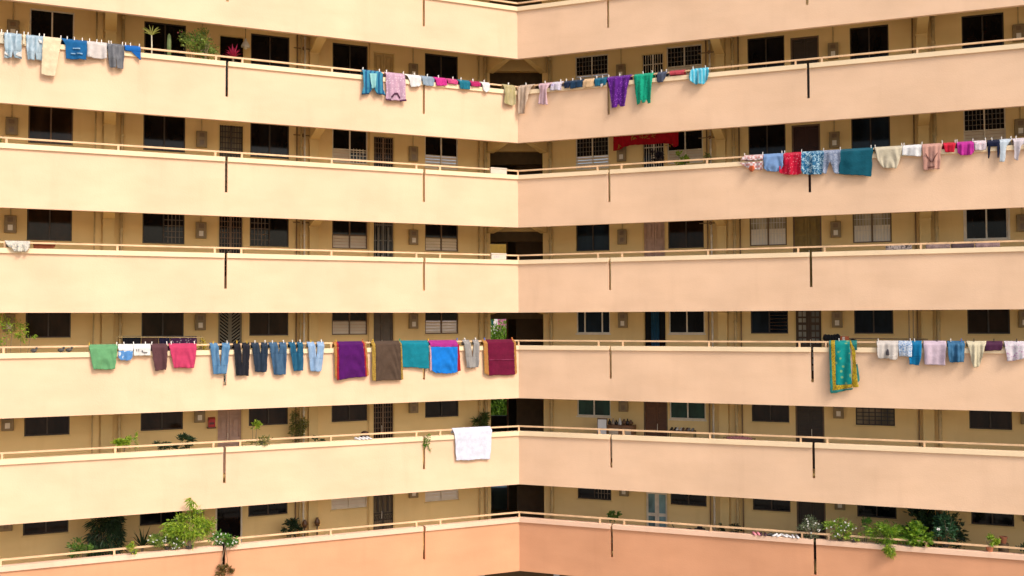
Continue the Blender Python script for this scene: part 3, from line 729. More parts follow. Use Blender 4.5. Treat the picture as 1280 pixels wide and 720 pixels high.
GA, GB, GC, GD = 'washing on the upper left railing', 'washing along the railing over the inner corner', 'washing on the upper right railing', 'washing on the left middle railing'
GE = 'washing on the right middle railing'
denim = lambda n, c, c2, a=.6: fabric(n, c, 'denim', c2, 1, a)
f = fabric
ltden = denim('light denim', (0.30, 0.42, 0.50), (0.62, 0.72, 0.78), .8)
garment('trousers', 'cut off cream garment at the left picture edge beside pale jeans', 'clothes', 1, f('cream a', (0.62, 0.55, 0.42)), [quad(-12, 41, 4.6, 42.2, 4.4, 54.5, -12, 53.5)], GA, pegs=(2,), short='cream garment at the picture edge')
garment('jeans', 'pale blue jeans, leftmost pair on the upper left railing', 'jeans', 1, ltden, [[(5.3, 44, 27, 46), (6.4, 64, 27.2, 64.6)], ['free', (6.4, 64, 16.2, 64.3), (5.6, 72.8, 15, 73.4)], ['free', (16.2, 64.3, 27.2, 64.6), (18.5, 73.6, 27.4, 74.2)]], GA, .02, 2, extra=[('cuff', f('white cuff', (0.74, 0.73, 0.70)), [['free', (6.2, 65, 9, 67), (6, 69, 12, 71)], ['free', (22, 67.5, 27.3, 64), (20, 70.5, 27.4, 72.5)]], .022)], pegs=(9, 21), short='leftmost pale blue jeans')
garment('sock', 'small cream sock pegged between two pale blue jeans', 'sock', 1, f('sock cream', (0.72, 0.62, 0.44)), [[(28.4, 47, 32, 47.5), (28.2, 56, 31.5, 56.3)]], GA, .006, pegs=(30,), short='cream sock between the jeans')
garment('jeans', 'pale blue jeans with a white pocket patch beside the long cream towel', 'jeans', 1, ltden, [[(32.2, 47.6, 54, 49), (33.6, 66, 54.4, 67)], ['free', (33.6, 66, 44, 66.5), (34.5, 75.3, 43.2, 75.7)], ['free', (44, 66.5, 54.4, 67), (45, 75.8, 55, 76)]], GA, .02, 2, extra=[('patch', f('white patch', (0.78, 0.76, 0.72)), [['free', (48, 50.5, 52.5, 51), (49, 54.5, 52.5, 55.5)]], .03)], pegs=(35, 49), short='pale jeans beside the cream towel')
garment('towel', 'long cream towel hanging lowest on the upper left railing', 'towel', 1, f('cream towel', (0.80, 0.64, 0.42)), [quad(54, 48.4, 77.3, 50.3, 69, 96.6, 51.6, 93.4)], GA, .014, .8, pegs=(55, 76), short='long cream towel')
garment('shirt', 'bright blue printed shirt between the cream towel and a white shirt', 'shirt', 1, f('cobalt', (0.010, 0.115, 0.30)), [[(76, 50.0, 109, 54.6), (82, 57, 108.6, 58)], ['free', (82, 57, 108.6, 58), (82.4, 73.5, 108, 75.6)]], GA, .014, 1.4,
        extra=[('print', f('pale print', (0.25, 0.42, 0.60)), [['free', (91, 60.4, 100, 61), (91, 61.6, 100, 62.2)], ['free', (88.5, 66.8, 94, 67.2), (88.5, 68, 94, 68.4)], ['free', (96, 67, 103, 67.6), (96, 68.2, 103, 68.8)]], .035)], pegs=(84, 93, 103), short='blue printed shirt')
garment('shirt', 'whitish shirt between the bright blue shirt and grey trousers', 'shirt', 1, f('warm white', (0.64, 0.58, 0.54)), [[(108.5, 54.8, 133.6, 57.6), (109, 72, 133.4, 74.4)]], GA, .016, 1.6, pegs=(112, 121, 127), short='whitish shirt')
garment('trousers', 'grey trousers at the right end of the upper left washing', 'trousers', 1, f('slate', (0.13, 0.135, 0.15), 'denim', (0.26, 0.26, 0.27), 1, .6), [[(133.6, 57.4, 155.4, 60), (135.4, 74, 155, 76)], ['free', (135.4, 74, 145.6, 75), (137, 84, 145, 85.5)], ['free', (145.6, 75, 155, 76), (146.3, 85.6, 154, 86.2)]], GA, .018, 2, pegs=(136, 139, 153), short='grey trousers')
garment('underwear', 'bright blue triangular underwear drooping at its right end', 'underwear', 1, f('azure', (0.008, 0.12, 0.42)), [[(155.6, 59.8, 175.8, 61.2), (156, 63, 175.8, 65)], ['free', (163.5, 64, 175.8, 65), (172.5, 72.5, 175.6, 75.5)]], GA, .008, pegs=(157, 163, 174), short='blue triangular underwear')

lace = f('lace pink', (0.58, 0.36, 0.47), 'dots', (0.78, 0.62, 0.70), 16)
garment('blouse', 'turquoise patterned blouse with a pale centre and notched hem', 'blouse', 1, f('turq pattern', (0.05, 0.26, 0.40), 'vstripe', (0.008, 0.09, 0.22), 2.6), [[(453, 90, 478, 92.5), (453.6, 110, 479, 112)], ['free', (453.6, 110, 466, 110), (451.8, 118, 461, 117)], ['free', (466, 110, 479, 112), (470, 117, 481.4, 119)]], GB, .014, 1.6, extra=[('panel', f('pale turquoise', (0.30, 0.62, 0.62)), [['free', (461.5, 92, 470, 92.6), (464, 111, 468, 111.5)]], .03), ('hem', f('navy hem', (0.02, 0.06, 0.12)), [['free', (451.6, 117.4, 461, 116.6), (451.6, 119, 461, 118.2)], ['free', (470, 116.6, 481.4, 118.5), (470, 118.2, 481.4, 120)]], .02)], pegs=(453.5, 474), short='turquoise blouse')
garment('blouse', 'pink lace blouse with dark scalloped hem', 'blouse', 1, lace, [[(482, 94, 506, 97), (482.6, 113, 506.4, 115)], ['free', (482.6, 113, 506.4, 115), (481.8, 125, 506.8, 126.6)]], GB, .014, 1.6, extra=[('hem', f('maroon trim', (0.10, 0.03, 0.07)), [['free', (481.4, 123.6, 488, 124.6), (481.4, 125.4, 488, 126.4)], ['free', (499, 125.6, 507, 124.6), (499, 127.6, 507, 126.6)], ['free', (488, 121, 491.5, 117.5), (489, 123, 492, 119.5)], ['free', (491.5, 116.6, 497, 116.8), (492, 118.6, 497, 118.8)], ['free', (497, 117.5, 500, 122), (496, 119.5, 499.2, 124)]], .03)], pegs=(483, 504), short='pink lace blouse')
garment('shirt', 'small white shirt with one sleeve out beside the joint slot', 'shirt', 1, f('white c', (0.78, 0.76, 0.74)), [[(506.5, 96.6, 526.8, 99), (512, 101, 526.6, 101.5)], ['free', (512, 101, 526.6, 101.5), (513.5, 108.8, 525, 108.6)]], GB, .01, 2, pegs=(518,), short='small white shirt')
garment('cloth', 'grey blue cloth over the coping across the joint slot', 'cloth', 1, f('grey blue', (0.28, 0.36, 0.44)), [[(526.2, 98.7, 542.6, 100), (529, 107, 542, 107.6)]], GB, .01, 2, pegs=(534,), short='grey blue cloth')
garment('shirt', 'short magenta top next to the grey blue cloth', 'top', 1, f('magenta', (0.62, 0.035, 0.26)), [[(543, 99.6, 559, 101), (545.5, 107.2, 558, 107.6)]], GB, .012, 3, pegs=(548,), short='short magenta top')
garment('cloth', 'narrow rose pink cloth between the magenta top and the teal shorts', 'cloth', 1, f('rose', (0.56, 0.07, 0.20)), [[(559.6, 101, 572.4, 102.4), (560, 105, 571.6, 106)]], GB, .01, 3, pegs=(566,), short='narrow rose cloth')
garment('shorts', 'teal shorts between two strips of pink cloth', 'shorts', 1, f('teal d', (0.012, 0.17, 0.25)), [[(573, 102.4, 588.4, 104), (575, 111, 587, 112)]], GB, .012, 3, pegs=(576,), short='teal shorts')
garment('cloth', 'narrow crimson cloth left of the white briefs', 'cloth', 1, f('crimson', (0.45, 0.02, 0.12)), [[(588.6, 104, 601, 105.4), (589, 107.6, 600, 108.8)]], GB, .01, 3, pegs=(591,), short='narrow crimson cloth')
garment('underwear', 'small white briefs between the crimson cloth and the inner corner', 'underwear', 1, f('white d', (0.80, 0.78, 0.76)), [[(601.6, 105.6, 613, 106.8), (604, 112, 612, 112.6)], ['free', (604, 112, 612, 112.6), (606, 115, 608, 115.6)]], GB, .008, 3, pegs=(605,), short='small white briefs')
garment('shirt', 'olive tan sleeveless top just left of the inner corner', 'top', 1, f('olive tan', (0.46, 0.38, 0.17), 'denim', (0.62, 0.52, 0.36), 1, .5), [[(629.2, 108.8, 644.2, 109.8), (630.6, 117, 643.6, 117)], ['free', (630.6, 117, 643.6, 117), (629.4, 129, 644, 130.4), (634, 131.6, 641, 132)]], GB, .014, 2, pegs=(635.5,), short='olive tan top')
garment('trousers', 'long beige trousers hanging right at the inner corner', 'trousers', 1, f('beige', (0.56, 0.40, 0.28), 'denim', (0.70, 0.56, 0.44), 1, .6), [[(648.3, 109.4, 666.6, 108.6), (648.3, 118, 661.5, 117)], ['free', (648.3, 118, 661.5, 117), (648.3, 143, 656.4, 142)]], GB, .016, 2, pegs=(657.5,), short='long beige trousers')
garment('shirt', 'pinkish white sleeveless top with flared hem right of the corner', 'top', 1, f('pink white', (0.66, 0.44, 0.48)), [[(672.4, 108.4, 689, 106.6), (675, 113.4, 684, 112.6)], ['free', (675, 113.4, 684, 112.6), (673.4, 130, 685.4, 131.6)]], GB, .016, 2, pegs=(681.5,), short='pinkish white top')
garment('shirt', 'white top with faint lilac print beside two navy cloths', 'top', 1, f('lilac print', (0.72, 0.66, 0.72), 'floral', (0.45, 0.36, 0.60), 14, .4), [[(689, 107, 703, 105.6), (688, 113.4, 701.5, 112.6)]], GB, .01, 3, pegs=(701,), short='lilac print top')
garment('cloth', 'small navy cloth next to the lilac printed top', 'cloth', 1, f('navy', (0.012, 0.025, 0.065)), [[(704, 105.2, 713, 104.6), (706, 111, 712, 110)]], GB, .01, 3, pegs=(708,), short='small navy cloth')
garment('shirt', 'wider dark teal navy top right of the small navy cloth', 'top', 1, f('navy teal', (0.012, 0.04, 0.085)), [[(712.4, 104.6, 728.6, 103), (713, 111.8, 728, 108.6)]], GB, .012, 3, pegs=(716, 726), short='dark teal navy top')
garment('cloth', 'peach coloured cloth almost matching the wall beside a teal shirt', 'cloth', 1, f('peach', (0.76, 0.50, 0.27)), [[(729, 103, 742, 101.8), (729, 110, 742, 108.6)]], GB, .008, 2, short='peach cloth')
garment('shirt', 'dark teal shirt with a white tail at the right joint slot', 'shirt', 1, f('teal shirt', (0.012, 0.12, 0.20)), [[(742, 101.4, 759, 99), (744.5, 108.6, 757.5, 106)]], GB, .012, 3, extra=[('tail', f('white tail', (0.76, 0.70, 0.66)), [['free', (750.5, 105.5, 754.5, 105), (750.8, 110.2, 753, 110)]], .02)], pegs=(746, 753.5), short='dark teal shirt')
garment('dress', 'deep purple knitted top tapering to a notched hem', 'top', 1, f('purple knit', (0.115, 0.014, 0.24), 'dots', (0.30, 0.08, 0.48), 17), [[(758.5, 98.4, 789, 96.4), (762, 112, 785, 110)], ['free', (762, 112, 785, 110), (765, 131, 782, 129)], ['free', (765, 131, 773, 130), (765.2, 135.4, 771, 134.4)], ['free', (773.6, 130, 782, 129), (776, 133.4, 781.6, 133)]], GB, .016, 2, pegs=(761, 775), short='purple knitted top')
garment('dress', 'emerald green lace top with ragged hem', 'top', 1, f('emerald', (0.006, 0.36, 0.21), 'dots', (0.002, 0.22, 0.12), 15), [[(792, 96.2, 816.6, 94), (794, 112, 815, 110)], ['free', (794, 112, 815, 110), (796, 126, 813.8, 124)], ['free', (796, 126, 802, 125.4), (796.4, 131.4, 800.5, 130.4)], ['free', (802.6, 125.4, 808, 124.8), (803.5, 129.6, 806.5, 129)], ['free', (808.6, 124.8, 813.8, 124), (810, 130, 814, 129.6)]], GB, .016, 2, pegs=(804, 815.5), short='emerald lace top')
garment('shorts', 'dark slate small garment slanting between the green top and a red cloth', 'clothes', 1, f('slate navy', (0.07, 0.085, 0.13)), [[(821.6, 94.6, 834, 92.6), (821, 99, 832, 97)], ['free', (821, 99, 832, 97), (822, 103.6, 828.4, 102.6)]], GB, .01, 3, pegs=(827, 833), short='dark slate garment')
garment('cloth', 'low red cloth draped over the rail left of the cyan blouse', 'cloth', 1, f('coral red', (0.50, 0.06, 0.08)), [[(836, 91.6, 856, 89.9), (837.5, 94.6, 854, 92.4)]], GB, .008, 3, short='low red cloth')
garment('blouse', 'bright cyan blouse with rounded hem at the right end of that line', 'blouse', 1, f('cyan', (0.06, 0.44, 0.62), 'vstripe', (0.30, 0.72, 0.84), 3), [[(864, 89.6, 885, 87), (861.4, 96, 886, 94)], ['free', (861.4, 96, 886, 94), (863, 101.5, 884.6, 99.6), (869.5, 105.8, 879.5, 105.4)]], GB, .016, 2.4, pegs=(866.5, 882), short='cyan blouse')

chk = f('red check', (0.62, 0.28, 0.26), 'check', (0.80, 0.70, 0.68), 15)
garment('shirt', 'red and white checked shirt with an orange knot below', 'shirt', 2, chk, [[(930, 197.8, 953.6, 196.4), (926, 200.6, 953.6, 200)], ['free', (924, 204, 953.6, 202), (936, 211, 953, 212.6)]], GC, .014, 2, extra=[('knot', f('orange knot', (0.60, 0.13, 0.05)), [['free', (937.5, 207.6, 943, 207.6), (936, 211.5, 944, 211.5), (938.8, 215.4, 941.5, 215.2)]], .035)], pegs=(931,), short='red checked shirt')
garment('shirt', 'plain light blue shirt between the checked and the red garments', 'shirt', 2, f('sky blue', (0.20, 0.34, 0.60)), [[(953.8, 196.2, 979, 193.6), (954.6, 204, 979, 206.6)], ['free', (954.6, 204, 979, 206.6), (955, 211, 977, 211.4), (960, 214.4, 972, 214.6)]], GC, .014, 1.4, swag=1, pegs=(953.5, 977.5), short='plain light blue shirt')
garment('shirt', 'bright red garment widening downwards between two blue ones', 'clothes', 2, f('scarlet', (0.56, 0.008, 0.04), 'dots', (0.75, 0.16, 0.20), 16), [[(979.4, 193.6, 1001.4, 192.8), (978.4, 207, 1001.4, 207)], ['free', (974.4, 208, 1001.4, 207), (974.4, 216.4, 1001.4, 217.4), (980, 218.4, 997, 218.8)]], GC, .014, 2, pegs=(981,), short='bright red garment')
garment('blouse', 'blue flowered cloth hanging above the joint slot', 'cloth', 2, f('blue floral', (0.015, 0.13, 0.27), 'floral', (0.45, 0.66, 0.76), 17), [[(1001.6, 192.6, 1029.6, 191.6), (1001.6, 213, 1029, 215)], ['free', (1001.6, 213, 1029, 215), (1004, 218, 1026, 218.4)]], GC, .014, 2, pegs=(1002,), short='blue flowered cloth')
garment('shorts', 'grey blue shorts with patterned weave left of the teal towel', 'shorts', 2, f('grey blue weave', (0.20, 0.25, 0.36), 'floral', (0.42, 0.46, 0.56), 30), shorts(1029.4, 191.4, 1051, 1032.6, 1042.6, 201, 1028.4, 1048.6, 217.2, 190.6), GC, .012, 2, pegs=(1029.5, 1050.5), short='grey blue shorts')
garment('towel', 'large dark teal towel, widest piece on the upper right railing', 'towel', 2, f('dark teal', (0.005, 0.10, 0.145)), [quad(1050.4, 190.2, 1091.4, 187.4, 1089.2, 220.8, 1048.4, 217.6)], GC, .010, .8, pegs=(1089,), short='large dark teal towel')
garment('towel', 'pale cream cloth with rounded hem right of the teal towel', 'cloth', 2, f('pale cream', (0.66, 0.58, 0.42)), [[(1093, 187.4, 1128.6, 185), (1097, 200, 1125, 198)], ['free', (1097, 200, 1125, 198), (1103, 209.6, 1120.6, 211)]], GC, .014, 1.2, swag=1, pegs=(1094, 1127.5), short='pale cream cloth')
garment('shirt', 'short plain white cloth lying over the coping beside the peach blouse', 'cloth', 2, f('plain white', (0.80, 0.78, 0.76)), [[(1128.6, 184.6, 1152, 183), (1127.4, 194.6, 1151.6, 195.4)]], GC, .010, 2, pegs=(1130,), short='short white cloth')
garment('blouse', 'peach pink blouse with a dark V shaped neck trim', 'blouse', 2, f('peach pink', (0.60, 0.32, 0.25)), [[(1152, 183.2, 1178.4, 181), (1153.4, 195, 1175.6, 193)], ['free', (1153.4, 195, 1175.6, 193), (1154.4, 212.6, 1174.8, 211.6)]], GC, .012, 2.6, extra=[('trim', f('brown trim', (0.20, 0.08, 0.06)), [['free', (1156, 192, 1157.2, 192), (1162.4, 203, 1164, 203)], ['free', (1171.4, 191, 1172.6, 191), (1164, 203, 1165.4, 203)], ['free', (1160, 208.4, 1168, 208), (1159.6, 209.8, 1168.4, 209.4)]], .032)], pegs=(1152.6, 1178), short='peach pink blouse')
garment('underwear', 'small red garment right of the peach blouse', 'underwear', 2, f('bright red', (0.60, 0.012, 0.04)), [[(1178.4, 181.6, 1195, 180.2), (1181, 190, 1192.4, 190.8)]], GC, .010, 3, pegs=(1194,), short='small red garment')
garment('shirt', 'magenta ruffled top between the red and the whitish garments', 'top', 2, f('fuchsia', (0.52, 0.03, 0.30)), [[(1195.4, 180.6, 1216.6, 179.4), (1197, 191, 1217.6, 190)], ['free', (1197, 191, 1217.6, 190), (1200, 194.6, 1213, 194.6)]], GC, .018, 3, pegs=(1196.4, 1216), short='magenta ruffled top')
garment('cloth', 'short white and pink cloth between magenta top and navy leggings', 'cloth', 2, f('white pink', (0.76, 0.66, 0.68), 'floral', (0.62, 0.30, 0.36), 12, .3), [[(1217, 179.4, 1233.6, 178.4), (1218, 187.6, 1232.4, 187.6)]], GC, .010, 3, pegs=(1232,), short='white and pink cloth')
garment('leggings', 'navy leggings with two separate dangling legs', 'leggings', 2, f('ink navy', (0.008, 0.012, 0.04)), [[(1234.4, 178.4, 1249.6, 177.8), (1234.6, 183, 1249.6, 182.6)], ['free', (1234.6, 183, 1238, 183), (1235, 198, 1237, 198.2)], ['free', (1246, 182.6, 1249.6, 182.6), (1246.6, 197.4, 1248.8, 197.6)]], GC, .006, 2, pegs=(1240,), short='navy leggings')
garment('leggings', 'pale blue white leggings with one straight leg hanging', 'leggings', 2, f('ice blue', (0.58, 0.66, 0.72)), [[(1249.8, 177.6, 1265.4, 176.8), (1250, 182, 1258.6, 182)], ['free', (1250, 182, 1258.6, 182), (1249.6, 202, 1255.4, 203)]], GC, .008, 2, pegs=(1252, 1264), short='pale blue leggings')
garment('leggings', 'pinkish white leggings hanging at the right picture edge', 'leggings', 2, f('pink ice', (0.70, 0.62, 0.64)), [[(1266, 176.6, 1290, 175.6), (1267.6, 183, 1276, 183)], ['free', (1267.6, 183, 1276, 183), (1268, 199, 1272.4, 200.4)], ['free', (1279, 182, 1290, 181), (1280, 186, 1290, 186)]], GC, .008, 2, pegs=(1270,), short='pinkish leggings at the picture edge')

garment('cloth', 'plain mint green cloth at the left end of the middle washing', 'cloth', 4, f('mint green', (0.14, 0.36, 0.16)), [[(111, 433.8, 147, 433.8), (114.5, 452, 145.4, 451)], ['free', (114.5, 452, 145.4, 451), (117, 462, 143.6, 461.4)]], GD, .012, 1, swag=1.2, pegs=(111.6, 145.8), pegcol=('yellow', 'white'), short='mint green cloth')
garment('shirt', 'white shirt with blue lower half beside the mint green cloth', 'shirt', 4, f('white e', (0.80, 0.78, 0.76)), [[(147.6, 433.4, 166.6, 433), (148, 438.6, 166, 438.2)]], GD, .010, 2, extra=[('lower_half', f('blue print', (0.10, 0.28, 0.60), 'floral', (0.62, 0.72, 0.80), 10, .4), [['free', (148, 438.6, 166, 438.2), (147.8, 447, 165.6, 446.6), (151, 450.6, 163, 450)]], .0)], pegs=(155, 167), short='white and blue shirt')
garment('shirt', 'white cloth with a small dark mark lying over the coping', 'cloth', 4, f('white f', (0.80, 0.77, 0.72)), [[(166.8, 432.8, 188.4, 432.6), (167, 444.4, 188, 444.6)]], GD, .010, 2, extra=[('mark', f('grey mark', (0.16, 0.15, 0.15)), [['free', (176.8, 437.4, 178.2, 437.4), (177.2, 439.6, 179, 439.8)], ['free', (170, 436.4, 170.8, 436.4), (170, 438.6, 170.8, 438.6)], ['free', (172.6, 436.4, 173.4, 436.4), (172.6, 438.6, 173.4, 438.6)], ['free', (179, 439.8, 184, 440), (179, 440.6, 184, 440.8)]], .028)], pegs=(181.6,), short='white cloth with the dark mark')
garment('trousers', 'maroon brown trousers folded narrow beside the pink cloth', 'trousers', 4, f('maroon brown', (0.11, 0.045, 0.05)), [[(188.6, 433.4, 209.6, 433.4), (191.4, 450, 208.8, 450)], ['free', (191.4, 450, 208.8, 450), (194.4, 463.2, 207.6, 462.4)]], GD, .014, 1.6, pegs=(189.6, 208.6), short='maroon brown trousers')
garment('cloth', 'raspberry pink cloth drooping in curved folds', 'cloth', 4, f('raspberry', (0.56, 0.05, 0.13)), [[(211, 432.8, 246, 432.6), (214.4, 447, 244.6, 446)], ['free', (214.4, 447, 244.6, 446), (217.6, 460, 242.4, 459.6)]], GD, .014, 1, swag=1.3, pegs=(214, 243), short='raspberry pink cloth')
JN = [('mid blue faded jeans with a dangling drawcord, leftmost jeans of the row', (0.08, 0.20, 0.36), (0.22, 0.38, 0.54), (262.4, 433, 287.8, 272.4, 278, 457, 266.6, 283, 467.4), ('yellow', 'white'), 'drawcord jeans'),
      ('black jeans with a narrow gap between the legs', (0.014, 0.014, 0.020), (0.03, 0.03, 0.04), (292, 433, 312.6, 300.6, 303.6, 456, 295.2, 310.4, 469.6), ('yellow', 'yellow'), 'black jeans'),
      ('dark navy jeans right of the black pair', (0.018, 0.032, 0.055), (0.04, 0.06, 0.09), (314.6, 433, 335.2, 324, 327.4, 442, 318.6, 333, 464.8), ('white', 'white'), 'dark navy jeans'),
      ('medium indigo jeans, longest of the blue pairs', (0.045, 0.105, 0.19), (0.10, 0.19, 0.30), (336.4, 432.6, 358.4, 347, 350, 442, 342.4, 357, 468.2), ('white', 'white'), 'indigo jeans'),
      ('petrol blue jeans, shortest of the row', (0.012, 0.09, 0.17), (0.03, 0.15, 0.25), (361.4, 432, 379, 369, 372.4, 441, 366.6, 378.8, 463.4), ('white', 'white'), 'petrol blue jeans'),
      ('light washed jeans next to the purple towel', (0.24, 0.38, 0.58), (0.46, 0.58, 0.74), (384.4, 431.6, 405.6, 393.4, 397, 448, 388, 401.8, 464), ('yellow', 'white'), 'light washed jeans')]
for i, (lb, c, c2, g, pc, sh) in enumerate(JN):
    ex = []
    if i == 0: ex = [('drawcord', f('cord', (0.40, 0.36, 0.30)), [['free', (280.8, 468, 281.6, 468), (281.2, 474, 282, 474), (280.4, 481, 281.4, 481)]], 0)]
    garment('jeans', lb, 'jeans', 4, denim('denim %d' % i, c, c2), legs(*g), GD, .012, 2.4, extra=ex, pegs=(g[0] + 4, g[2] - 4), pegcol=pc, short=sh)
GOLD = f('gold border', (0.42, 0.24, 0.06), 'floral', (0.50, 0.14, 0.04), 40); GOLD2 = f('mustard border', (0.46, 0.30, 0.05), 'floral', (0.25, 0.13, 0.03), 40); REDB = f('red border', (0.40, 0.015, 0.03))
garment('towel', 'purple towel with red and orange side borders', 'towel', 4, f('royal purple', (0.085, 0.006, 0.12)), [quad(423, 430.4, 453.6, 430.2, 456.6, 470.4, 423.4, 474.6)], GD, .010, .8, swag=.8,
        extra=[('border', REDB, [quad(421, 430.8, 423, 430.4, 423.4, 474.6, 420.8, 474.8), quad(453.6, 430.2, 455.6, 430.2, 458.2, 470, 456.6, 470.4)], .0), ('border', GOLD, [quad(417.4, 432, 421, 430.8, 420.8, 474.8, 418.4, 471), quad(455.6, 430.2, 457.8, 431, 460.4, 468, 458.2, 470)], .0)], pegs=(420, 453), pegcol=('yellow', 'orange'), short='purple towel')
garment('towel', 'dark brown towel with mustard side borders', 'towel', 4, f('dark brown', (0.095, 0.06, 0.04)), [quad(469, 429.4, 500.4, 429, 501, 474.4, 469.4, 476)], GD, .013, .8, swag=1.6,
        extra=[('border', GOLD2, [quad(464.6, 430, 469, 429.4, 469.4, 476, 464.6, 475.4), quad(500.4, 429, 501.6, 429.4, 503.4, 474, 501, 474.4)], .0)], pegs=(466,), pegcol='yellow', short='dark brown towel')
garment('towel', 'plain turquoise towel right of the brown one', 'towel', 4, f('turquoise', (0.006, 0.21, 0.28)), [[(501.8, 429, 536, 428.6), (503, 458.8, 536, 460.6)]], GD, .008, .7, pegs=(499.6,), pegcol='green', short='turquoise towel')
garment('towel', 'bright blue towel with a magenta top band and red edges', 'towel', 4, f('bright blue', (0.008, 0.20, 0.68)), [['free', (538.4, 433.6, 571.8, 433.6), (539.6, 463.4, 571.6, 464.6), (545, 466.6, 567, 466.6)]], GD, .012, .9, swag=1.3,
        extra=[('top_band', f('magenta band', (0.38, 0.03, 0.24)), [[(536, 428.6, 572, 428.4), (538.4, 433.6, 571.8, 433.6)]], 0), ('border', REDB, [['free', (571.8, 430, 573.6, 430), (571.6, 464.6, 575.4, 463.4)]], 0), ('border', f('white edge', (0.62, 0.36, 0.40)), [['free', (536.6, 431, 538.4, 433.6), (537, 464, 539.6, 463.4)]], 0)], pegs=(535, 571.4), pegcol=('yellow', 'blue'), short='bright blue towel')
garment('trousers', 'pale grey trousers between the blue and the maroon towels', 'trousers', 4, f('pale grey', (0.30, 0.285, 0.27), 'denim', (0.40, 0.38, 0.36), 1, .5), legs(579.6, 430, 599.4, 588, 592.6, 446, 583, 597.4, 459.4), GD, .012, 2, pegs=(581, 594.4), pegcol=('white', 'white'), short='pale grey trousers')
garment('towel', 'maroon towel with gold side borders nearest the inner corner', 'towel', 4, f('maroon', (0.15, 0.006, 0.035)), [quad(609, 428.4, 642, 427.8, 643.6, 468.4, 611, 469.4)], GD, .007, .7,
        extra=[('border', GOLD, [quad(604, 429.6, 609, 428.4, 611, 469.4, 605.4, 466.4), quad(642, 427.8, 644.6, 428.4, 645.8, 466, 643.6, 468.4)], 0), ('lit_crease', f('lit_crease', (0.24, 0.03, 0.08)), [['free', (611, 449.4, 643, 448.8), (611, 450.4, 643, 449.8)]], .016)], pegs=(605.6, 640), pegcol=('blue', 'orange'), short='maroon towel')  # lighter strip paints the light caught along the towel's fold

SARI = f('sari teal', (0.004, 0.26, 0.24), 'dots', (0.20, 0.40, 0.20), 7); SARB = f('sari yellow', (0.52, 0.38, 0.02), 'floral', (0.24, 0.12, 0.02), 34)
garment('sari', 'long teal sari with broad yellow patterned borders', 'sari', 4, SARI, [quad(1043.6, 430.4, 1062, 430, 1065, 480.4, 1045, 481)], GE, .014, 1.2,
        extra=[('border', SARB, [quad(1038.4, 431, 1043.6, 430.4, 1045, 481, 1041, 487), [(1062, 430, 1063.6, 430.2), (1065, 440, 1069, 438), (1065.6, 455, 1070, 455), (1065, 480.4, 1072.4, 479.4)], ['free', (1041, 481.6, 1065, 480.6), (1040.6, 488, 1065, 484.6)], ['free', (1065, 480.6, 1073, 480), (1066, 484, 1073.4, 483)]], .0),
               ('edge', f('sari edge', (0.02, 0.20, 0.18)), [quad(1036.4, 431.4, 1038.4, 431, 1041, 487, 1038, 491), ['free', (1039.6, 488.2, 1066, 484.8), (1038.4, 491.6, 1066, 487)], [(1063.6, 430.2, 1071, 431), (1069, 438, 1071.4, 437)], ['free', (1070, 455, 1072, 455), (1072.4, 478, 1074.8, 475)]], .0)], pegs=(1049,), short='teal sari')
garment('shirt', 'off white shirt with a dark figure printed on it', 'shirt', 4, f('off white', (0.64, 0.58, 0.52)), [[(1096, 431.4, 1123, 431.2), (1096.6, 444, 1122.4, 444)], ['free', (1096.6, 444, 1122.4, 444), (1098, 447.6, 1108, 448.6)], ['free', (1110, 444, 1122.4, 444), (1112, 449, 1121.6, 449.6)]], GE, .014, 2, extra=[('print', f('print dark', (0.10, 0.09, 0.10)), [['free', (1109, 436.4, 1110.4, 436.4), (1107.4, 440, 1111.4, 440), (1107.4, 443.2, 1111.6, 443.2), (1109, 444, 1110.4, 444)]], .036)], pegs=(1098,), pegcol='white', short='off white printed shirt')
garment('shirt', 'white shirt with blue flower print beside blue shorts', 'shirt', 4, f('blue flower', (0.66, 0.72, 0.78), 'floral', (0.06, 0.22, 0.50), 26), [[(1123, 431.2, 1140, 431.2), (1123.4, 440, 1140, 441)], ['free', (1123.4, 440, 1140, 441), (1124, 445.4, 1139.6, 446.4)]], GE, .012, 2, pegs=(1138,), short='blue flower print shirt')
garment('shorts', 'plain bright blue garment tapering down beside the pale pink cloth', 'clothes', 4, f('cerulean', (0.005, 0.19, 0.40)), [[(1140, 431, 1152.6, 431.2), (1139.6, 446, 1151.4, 446)], ['free', (1135.6, 446.4, 1151.4, 446), (1137.4, 455.6, 1148.6, 456.8)]], GE, .014, 2, pegs=(1143.4,), short='bright blue tapering garment')
garment('cloth', 'pale pink plain cloth left of the denim shorts', 'cloth', 4, f('pale pink', (0.66, 0.52, 0.60)), [quad(1154.4, 431, 1183, 431.2, 1181.2, 457.2, 1155.6, 455)], GE, .012, 1.4, pegs=(1171.4,), pegcol='dark', short='pale pink cloth')
garment('shorts', 'blue denim shorts with frayed dark waist', 'shorts', 4, denim('blue denim', (0.03, 0.13, 0.26), (0.12, 0.28, 0.44)), [[(1184, 432, 1206, 432), (1185, 444, 1205.4, 444)], ['free', (1185, 444, 1205.4, 444), (1186.6, 452.6, 1204, 453)]], GE, .02, 2.6, pegs=(1188.6, 1202), pegcol=('white', 'blue'), short='blue denim shorts')
garment('shirt', 'cream pleated top narrowing to its hem right of the denim shorts', 'top', 4, f('ivory', (0.70, 0.62, 0.42)), [[(1208.4, 431.2, 1233.6, 431.2), (1212, 440, 1229, 440)], ['free', (1212, 440, 1229, 440), (1215, 456, 1225, 456), (1216.6, 459, 1222.4, 459)]], GE, .014, 3, pegs=(1217.6,), pegcol='dark', short='cream pleated top')
